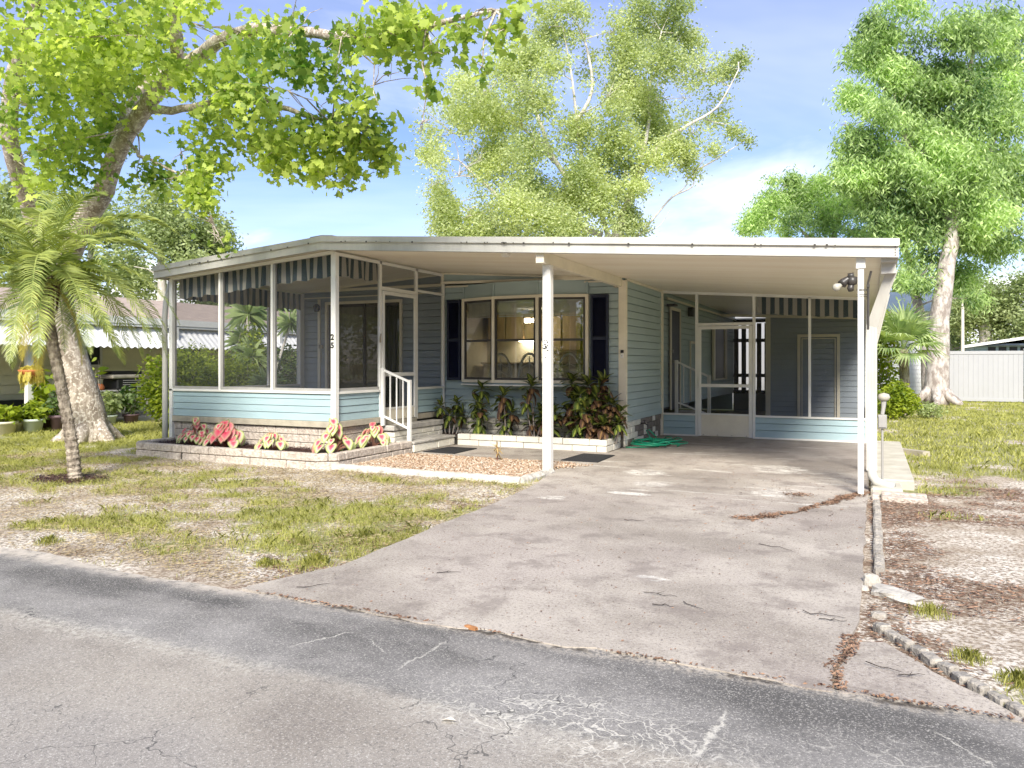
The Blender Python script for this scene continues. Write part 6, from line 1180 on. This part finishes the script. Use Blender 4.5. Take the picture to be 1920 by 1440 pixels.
# bigger grass tufts
def tuft(x, y, h, n_, seed, V, A, w=.0014):
    r_ = random.Random(seed)
    for i in range(n_):
        az = r_.uniform(0, 6.28); rr = r_.random()*h*1.4; b = Vector((x+rr*math.cos(az), y+rr*math.sin(az), -.02)); hh = h*r_.uniform(.25, 1.1)*(1-.6*rr/(h*1.4)); a2 = r_.uniform(0, 6.28); s = Vector((-math.sin(a2), math.cos(a2), 0))*w; o = Vector((math.cos(a2), math.sin(a2), 0))*hh*r_.uniform(.1, .6)
        V += [b-s, b+s, b+o*.4+Vector((0, 0, hh*.7))+s*.7, b+o+Vector((0, 0, hh)), b+o*.4+Vector((0, 0, hh*.7))-s*.7]; A += [r_.random()]*5
for i, (x, y, h, n_, lab) in enumerate(((.30, 4.92, .085, 70, 'bright green grass clump beside the chalky slab on the right'), (.42, 4.25, .07, 90, 'bright grass clump along the upper part of the diagonal edging stones'), (.60, 4.02, .08, 160, 'bright grass clump beside the middle of the diagonal edging stones'), (.75, 3.86, .07, 120, 'bright grass clump at the lower right edge of the view'), (-3.55, 4.32, .09, 130, 'bright green grass tuft at the left tip of the driveway'), (-3.85, 4.15, .07, 120, 'low grass tuft on the sand left of the driveway tip'), (-3.75, 5.15, .075, 90, 'grass tuft near the driveway edge, second from the street'), (-5.85, 3.92, .08, 90, 'grass tuft beside the asphalt at the left edge'), (-4.6, 5.1, .06, 80, 'grass tuft in the middle of the sandy lawn'), (-4.05, 4.75, .07, 90, 'yellow green tuft between sand patches near the driveway'))):
    V, A = [], []; tuft(x, y, h, n_*3, i+50, V, A); o = npmesh('grass_tuft', np.array([tuple(v) for v in V]), 5, M['grass'], rnd=np.array(A)); tag(o, lab, 'grass tuft', 'bright grass tufts')
# ================================================================ NEIGHBOURS AND YARD THINGS
M['yellow'] = mat('pale_yellow_siding', (.84,.79,.56), .6, .06, 3); M['shingle'] = mat('brown_shingle', (.28,.22,.17), .9, .25, 5, .5, 40, c2=(.50,.40,.33), stretch=(1,1,1)); M['vinyl'] = mat('white_vinyl', (.37,.37,.375), .45, .03, 2); M['awn'] = mat('white_aluminium_awning', (.74,.74,.73), .4, .05, 3); M['slabc'] = mat('grey_porch_slab', (.5,.48,.46), .85, .2, 4)
nb = empty('yellow_house', (-18, 14, 0), 'pale yellow neighbouring house with white corrugated awning and brown shingle roof at the left', 'house')
mb = MB(); lap_wall(mb, (-17.9, 27), (-17.9, 5), .0, 2.5, .22, (1, 0), None, .012); mb.build('wall', M['yellow'], nb)
mb = MB(); mb.box(-22, -16.0, 4.5, 27, -.05, .08); mb.build('porch_slab', M['slabc'], nb)
mb = MB(); v = [(-16.2, 4.5, 2.48), (-16.2, 27, 2.48), (-20.3, 27, 3.35), (-20.3, 4.5, 3.35), (-24, 27, 2.5), (-24, 4.5, 2.5)]; mb.add(v, [(0,1,2,3),(3,2,4,5),(0,3,5)]); mb.build('roof', M['shingle'], nb)
mb = MB(); mb.box(-16.24, -16.10, 4.5, 27, 2.34, 2.50); mb.box(-16.22, -16.12, 4.5, 27, 2.28, 2.33); mb.build('gutter', M['white'], nb)
mb = MB(); k = 0; V = []; F = []   # corrugated awning running down from the gutter
ys = np.arange(4.5, 27, .045)
for i, y in enumerate(ys): o = .022*math.sin(y*2*PI/.18); V += [(-16.3, y, 2.27+o), (-15.75, y, 1.76+o)]
for i in range(len(ys)-1): q = 2*i; F.append((q, q+1, q+3, q+2))
mb.add(V, F); mb.build('awning', M['awn'], nb, smooth=True)
for y in (7.6, 10.25, 14.0, 17.8, 21.5): mb = MB(); mb.box(-16.1, -15.98, y, y+.12, .08, 2.3); mb.build('post', M['white'], nb)
for y0, y1, z0, z1 in ((8.3, 8.75, 1.35, 2.1), (9.1, 9.75, 1.35, 2.1), (12.2, 13.3, 1.35, 2.1)):
    mb = MB(); mb.box(-17.88, -17.84, y0-.06, y0, z0-.06, z1+.06); mb.box(-17.88, -17.84, y1, y1+.06, z0-.06, z1+.06); mb.box(-17.88, -17.84, y0, y1, z0-.06, z0); mb.box(-17.88, -17.84, y0, y1, z1, z1+.06); w = mb.build('window', M['white'], nb); mb = MB(); mb.box(-17.885, -17.86, y0, y1, z0, z1); mb.build('pane', M['black'], w)
mb = MB(); mb.box(-17.88, -17.83, 15.6, 16.5, .08, 2.1); mb.build('door', M['dark'], nb)
mb = MB(); mb.box(-17.88, -17.6, 4.6, 11.3, .08, .55); mb.build('dark_skirt', M['black'], nb)
# pots
M['pot'] = mat('pale_green_plastic_pot', (.50,.56,.50), .5, .06, 5); M['pot2'] = mat('cream_plastic_pot', (.62,.58,.45), .5, .06, 5); M['potd'] = mat('dark_plum_pot', (.10,.06,.07), .6, .1, 5); M['terra'] = mat('orange_terracotta', (.42,.13,.04), .7, .1, 8)
def pot(px, d, r, h, m_, label, seed, ph=.45, pr=.3, lm='bush_leaf', z0=-.04, n_=260, leaf=SH_LEAF6, size=.14):
    c = W(px, 700, d); e = empty('potted_plant', (c.x, c.y, z0), label, 'potted plant', 'potted plants along the neighbour porch'); mb = MB(); mb.lathe((c.x, c.y, z0), [(0, .0), (r*.68, 0), (r*.9, h*.82), (r*1.02, h*.84), (r*1.04, h), (r*.95, h), (r*.9, h*.9), (0, h*.88)], 20); mb.build('pot', M[m_], e, smooth=True)
    rg = np.random.default_rng(seed); r_ = random.Random(seed); mb = MB()
    for i in range(5): a_ = r_.uniform(0, 6.28); wire(mb, (c.x, c.y, z0+h*.88), (c.x+pr*.6*math.cos(a_), c.y+pr*.6*math.sin(a_), z0+h+ph*r_.uniform(.5, .9)), .008, r_, .1)
    mb.build('stems', M['oak_bark'], e); d_ = rg.normal(0, 1, (n_, 3)); d_ /= np.linalg.norm(d_, axis=1, keepdims=True); d_ *= rg.random((n_, 1))**.4; leaves('leaves', np.array([c.x, c.y, z0+h+ph*.5])+d_*np.array([pr, pr, ph*.55]), size, leaf, M[lm], e, rg, .3, .3)
pot(62, 15.6, .21, .30, 'pot', 'pale green pot with leafy plant, left of the palm trunk', 1, .35, .28); pot(8, 15.2, .24, .28, 'pot2', 'cream pot with low plant at the far left edge', 2, .35, .3); pot(205, 17.6, .17, .24, 'pot', 'pale green pot with variegated plant right of the sycamore trunk', 3, .55, .26, lm='far_leaf')
pot(112, 15.9, .20, .36, 'potd', 'dark plum pot tucked against the sycamore trunk', 4, .5, .3, lm='dark_bush'); pot(28, 15.5, .17, .24, 'pot2', 'second cream pot just right of the far left one', 5, .3, .22); pot(84, 16.3, .2, .3, 'potd', 'dark pot with large bright leaf behind the pale green pot', 6, .95, .3, n_=120, size=.24); pot(246, 18, .18, .24, 'potd', 'dark pot with leafy plant beside the yellow green shrub', 7, .7, .3, lm='dark_bush'); pot(180, 16.9, .08, .12, 'pot', 'slender plant with one star shaped leaf rosette in front of the yellow wall', 8, 1.55, .08, n_=22, size=.2)
# hanging basket
c = W(58, 697, 12.4); hb = empty('hanging_basket', c, 'orange pot of yellow green ferns hanging left of the palm trunk', 'hanging basket'); mb = MB(); mb.lathe(c, [(0, -.13), (.10, -.11), (.17, .0), (.185, .03), (.16, .03), (0, .0)], 18); mb.build('pot', M['terra'], hb, smooth=True); mb = MB()
for k in range(3): a_ = k*2.1; mb.tube([(c.x+.17*math.cos(a_), c.y+.17*math.sin(a_), c.z+.03), (c.x, c.y, c.z+.62)], .004, 5)
mb.tube([(c.x, c.y, c.z+.62), (c.x+.02, c.y, c.z+1.35)], .02, 6); mb.build('hanger', M['deadfrond'], hb); V, F, A = [], [], []; r_ = random.Random(2)
for i in range(36): frond(V, F, A, c+Vector((0, 0, .02)), r_.uniform(0, 6.28), r_.uniform(.1, 1.2), r_.uniform(.22, .42), r_, 14, .09, 2.2, .014)
mb = MB(); mb.v = [tuple(x) for x in V]; mb.f = [list(x) for x in F]; mb.a = A; mb.build('fern_fronds', M['yellow_frond'], hb)
# grill on a table
c = W(212, 760, 18.3); g = empty('barbecue_grill', (c.x, c.y, .08), 'black and grey barbecue grill standing on the neighbour porch', 'grill'); x, y = c.x, c.y
mb = MB(); mb.box(x-.35, x+.35, y-.75, y+.75, .72, .76, .01); tbl = mb.build('shelf', M['alum'], g)
mb = MB(); mb.box(x-.25, x+.28, y-.1, y+.65, .77, 1.02, .03); mb.build('fire_box', M['black'], g); mb = MB(); mb.box(x-.27, x+.30, y-.25, y+.68, 1.02, 1.12, .03); mb.build('hood', M['wood'], g); mb = MB(); mb.box(x-.27, x+.27, y-.22, y+.62, 1.12, 1.2, .04); mb.build('hood_top', M['black'], g)
mb = MB()
for k in range(4): mb.box(x+.28, x+.295, y+.05, y+.6, .82+.05*k, .835+.05*k)
mb.build('grill_bars', M['alum'], g)
for sx_ in (-.3, .3):
    for sy_ in (-.7, .7): mb = MB(); mb.box(x+sx_-.02, x+sx_+.02, y+sy_-.02, y+sy_+.02, .08, .72); mb.build('leg', M['alum'], g)
mb = MB(); mb.lathe((x+.1, y-.45, .76), [(.0, 0), (.10, 0), (.13, .05), (.1, .13), (.07, .15), (0, .15)], 14); thing(mb, 'terracotta_bowl', M['terra'], 'orange terracotta pot standing on the grill shelf of the neighbour porch', 'pot', smooth=True)
mb = MB(); r_ = random.Random(9)
for i in range(9):
    for s in (-1, 1): mb.bar((x+.32, y-.7+.16*i-.1*s, .12), (x+.32, y-.7+.16*i+.1*s, .62), .018, .012)
thing(mb, 'lattice_panel', M['alum'], 'diagonal lattice panel under the grill shelf', 'lattice')
# fence
vf = empty('vinyl_fence', (6, 32, 0), 'tall white vinyl privacy fence across the back right yard', 'fence')
fx0 = 2.47; pw_ = 2.42
for i in range(5):
    a_ = fx0+i*pw_; mb = MB(); y0 = 32-.0*i
    for k in range(15): mb.box(a_+.07+k*.152, a_+.07+k*.152+.149, y0-.012, y0+.012, .1, 1.72, .002)
    mb.build('panel', M['vinyl'], vf); mb = MB(); mb.box(a_+.06, a_+pw_-.06, y0-.03, y0+.03, .02, .13, .004); mb.box(a_+.06, a_+pw_-.06, y0-.03, y0+.03, 1.70, 1.82, .004); mb.build('rails', M['vinyl'], vf)
for i in range(6):
    a_ = fx0+i*pw_; mb = MB(); mb.box(a_-.06, a_+.06, 31.94, 32.06, -.05, 1.86, .004); p = mb.build('post', M['vinyl'], vf); mb = MB(); mb.box(a_-.075, a_+.075, 31.925, 32.075, 1.86, 1.885); mb.add([(a_-.07, 31.93, 1.885), (a_+.07, 31.93, 1.885), (a_+.07, 32.07, 1.885), (a_-.07, 32.07, 1.885), (a_, 32, 1.93)], [(0,1,4),(1,2,4),(2,3,4),(3,0,4)]); mb.build('post_cap', M['vinyl'], p)
wh = empty('white_house', (0, 35, 0), 'white sided building behind the fan palm and the right tree trunk', 'building'); mb = MB(); lap_wall(mb, (-4, 33.4), (2.25, 33.4), 0, 3.4, .16, (0, -1)); lap_wall(mb, (2.25, 33.4), (2.25, 42), 0, 3.4, .16, (1, 0)); M['whites'] = mat('white_siding', (.78,.78,.76), .5, .04, 2); mb.build('wall', M['whites'], wh)
mb = MB(); mb.add([(-4.3, 33.1, 3.35), (2.6, 33.1, 3.35), (2.6, 37.7, 4.5), (-4.3, 37.7, 4.5), (2.6, 42.3, 3.35), (-4.3, 42.3, 3.35)], [(0,1,2,3),(3,2,4,5)]); mb.build('roof', M['whites'], wh); mb = MB(); mb.add([(2.25, 33.4, 3.38), (2.25, 42, 3.38), (2.25, 37.7, 4.45)], [(0,1,2)]); mb.build('gable', M['whites'], wh)
c = W(1900, 680, 46); gh = empty('grey_blue_house', (c.x, c.y, 0), 'grey blue house whose low roof shows above the white fence', 'house'); x, y = c.x, c.y; M['gblue'] = mat('grey_blue_wall', (.30,.40,.46), .6, .06, 3)
mb = MB(); lap_wall(mb, (x-2.0, y), (x+6, y), 0, 2.55, .2, (0, -1)); lap_wall(mb, (x-2.0, y+9), (x-2.0, y), 0, 2.55, .2, (-1, 0)); mb.build('wall', M['gblue'], gh); mb = MB(); mb.add([(x-2.6, y-.5, 2.40), (x+2.2, y-.5, 3.15), (x+7, y-.5, 2.5), (x-2.6, y+9, 2.40), (x+2.2, y+9, 3.15), (x+7, y+9, 2.5)], [(0,1,4,3),(1,2,5,4),(0,3,5,2)]); mb.build('roof', M['shingle'], gh)
mb = MB(); mb.bar((x-2.6, y-.52, 2.38), (x+2.2, y-.52, 3.13), .05, .16); mb.build('fascia', M['white'], gh); mb = MB()
for k in range(4): mb.box(x-1.3+.55*k, x-.9+.55*k, y-.03, y-.015, 1.9, 2.35)
mb.build('window', M['black'], gh)
mb = MB(); c = W(1805, 700, 42); mb.tube([(c.x, c.y, -.05), (c.x, c.y, 4.9)], [.09, .07], 10); thing(mb, 'light_pole', M['cream'], 'thin pale pole rising behind the left end of the white fence', 'pole')
# across the street, mirrored in the windows
oh = empty('opposite_house', (-9, -14, 0), 'brown home with white eaves across the street, seen mirrored in the bow window', 'house'); mb = MB(); lap_wall(mb, (0, -13), (-20, -13), 0, 2.6, .2, (0, 1)); mb.build('wall', M['bblock'], oh); mb = MB(); mb.add([(-21, -12.3, 2.55), (1, -12.3, 2.55), (1, -17, 3.9), (-21, -17, 3.9), (1, -22, 2.5), (-21, -22, 2.5)], [(0,1,2,3),(3,2,4,5)]); mb.build('roof', M['shingle'], oh); mb = MB(); mb.box(-21, 1, -12.32, -12.2, 2.38, 2.58); mb.build('fascia', M['white'], oh)
def backtree(x, y, h, r, seed, label):
    rg = np.random.default_rng(seed); e = empty('roadside_tree', (x, y, 0), label, 'tree', 'trees across the street'); mb = MB(); mb.tube([(x, y, 0), (x+.1, y, h*.35), (x, y+.2, h*.7)], [.3, .2, .08], 9); mb.build('trunk', M['oak_bark'], e); r_ = random.Random(seed); C = [(Vector((x+r_.uniform(-r, r), y+r_.uniform(-r, r), h*r_.uniform(.16, .95))), r*.5, 1.) for i in range(22)]; P = sprays(fill(C, 60, rg, .9, .36, .6), 5, .3, rg); leaves('crown', P, .34, SH_OVAL, M['bush_leaf'], e, rg, .4, .4)
for i, (x, y, h, r, lab) in enumerate(((-3, -23, 8.5, 4.0, 'leafy tree behind the opposite house, mirrored in the right window pane'), (-9, -25, 9.5, 4.5, 'tallest leafy tree behind the middle of the opposite house'), (4, -22, 8.5, 4.2, 'leafy tree right of the opposite house across the street'), (-16, -24, 9, 4.5, 'leafy tree behind the far end of the opposite house'), (11, -21, 8.5, 4.2, 'leafy tree farthest right along the opposite side of the street'), (18, -14, 8, 4, 'leafy tree across the street at the bend'), (22, 0, 10, 4.5, 'leafy tree far right down the street'), (24, 10, 10, 4.5, 'leafy tree in the yard far right of the driveway'), (-25, -12, 10, 5, 'leafy tree far left across the street'))): backtree(x, y, h, r, 90+i, lab)
back = empty('vinyl_fence', (-4, 27, 0), 'added white panel showing bright through the dark slats at the back of the carport', 'fence')  # added white panel, caught by the sun so the slat gaps look bright
mb = MB(); mb.box(-7, 0, 27, 27.05, -.03, 2.9, .01); mb.build('panel', M['vinyl'], back); mb = MB(); mb.box(-7.05, .05, 26.96, 27.09, 2.9, 2.98, .01); mb.build('top_rail', M['vinyl'], back)
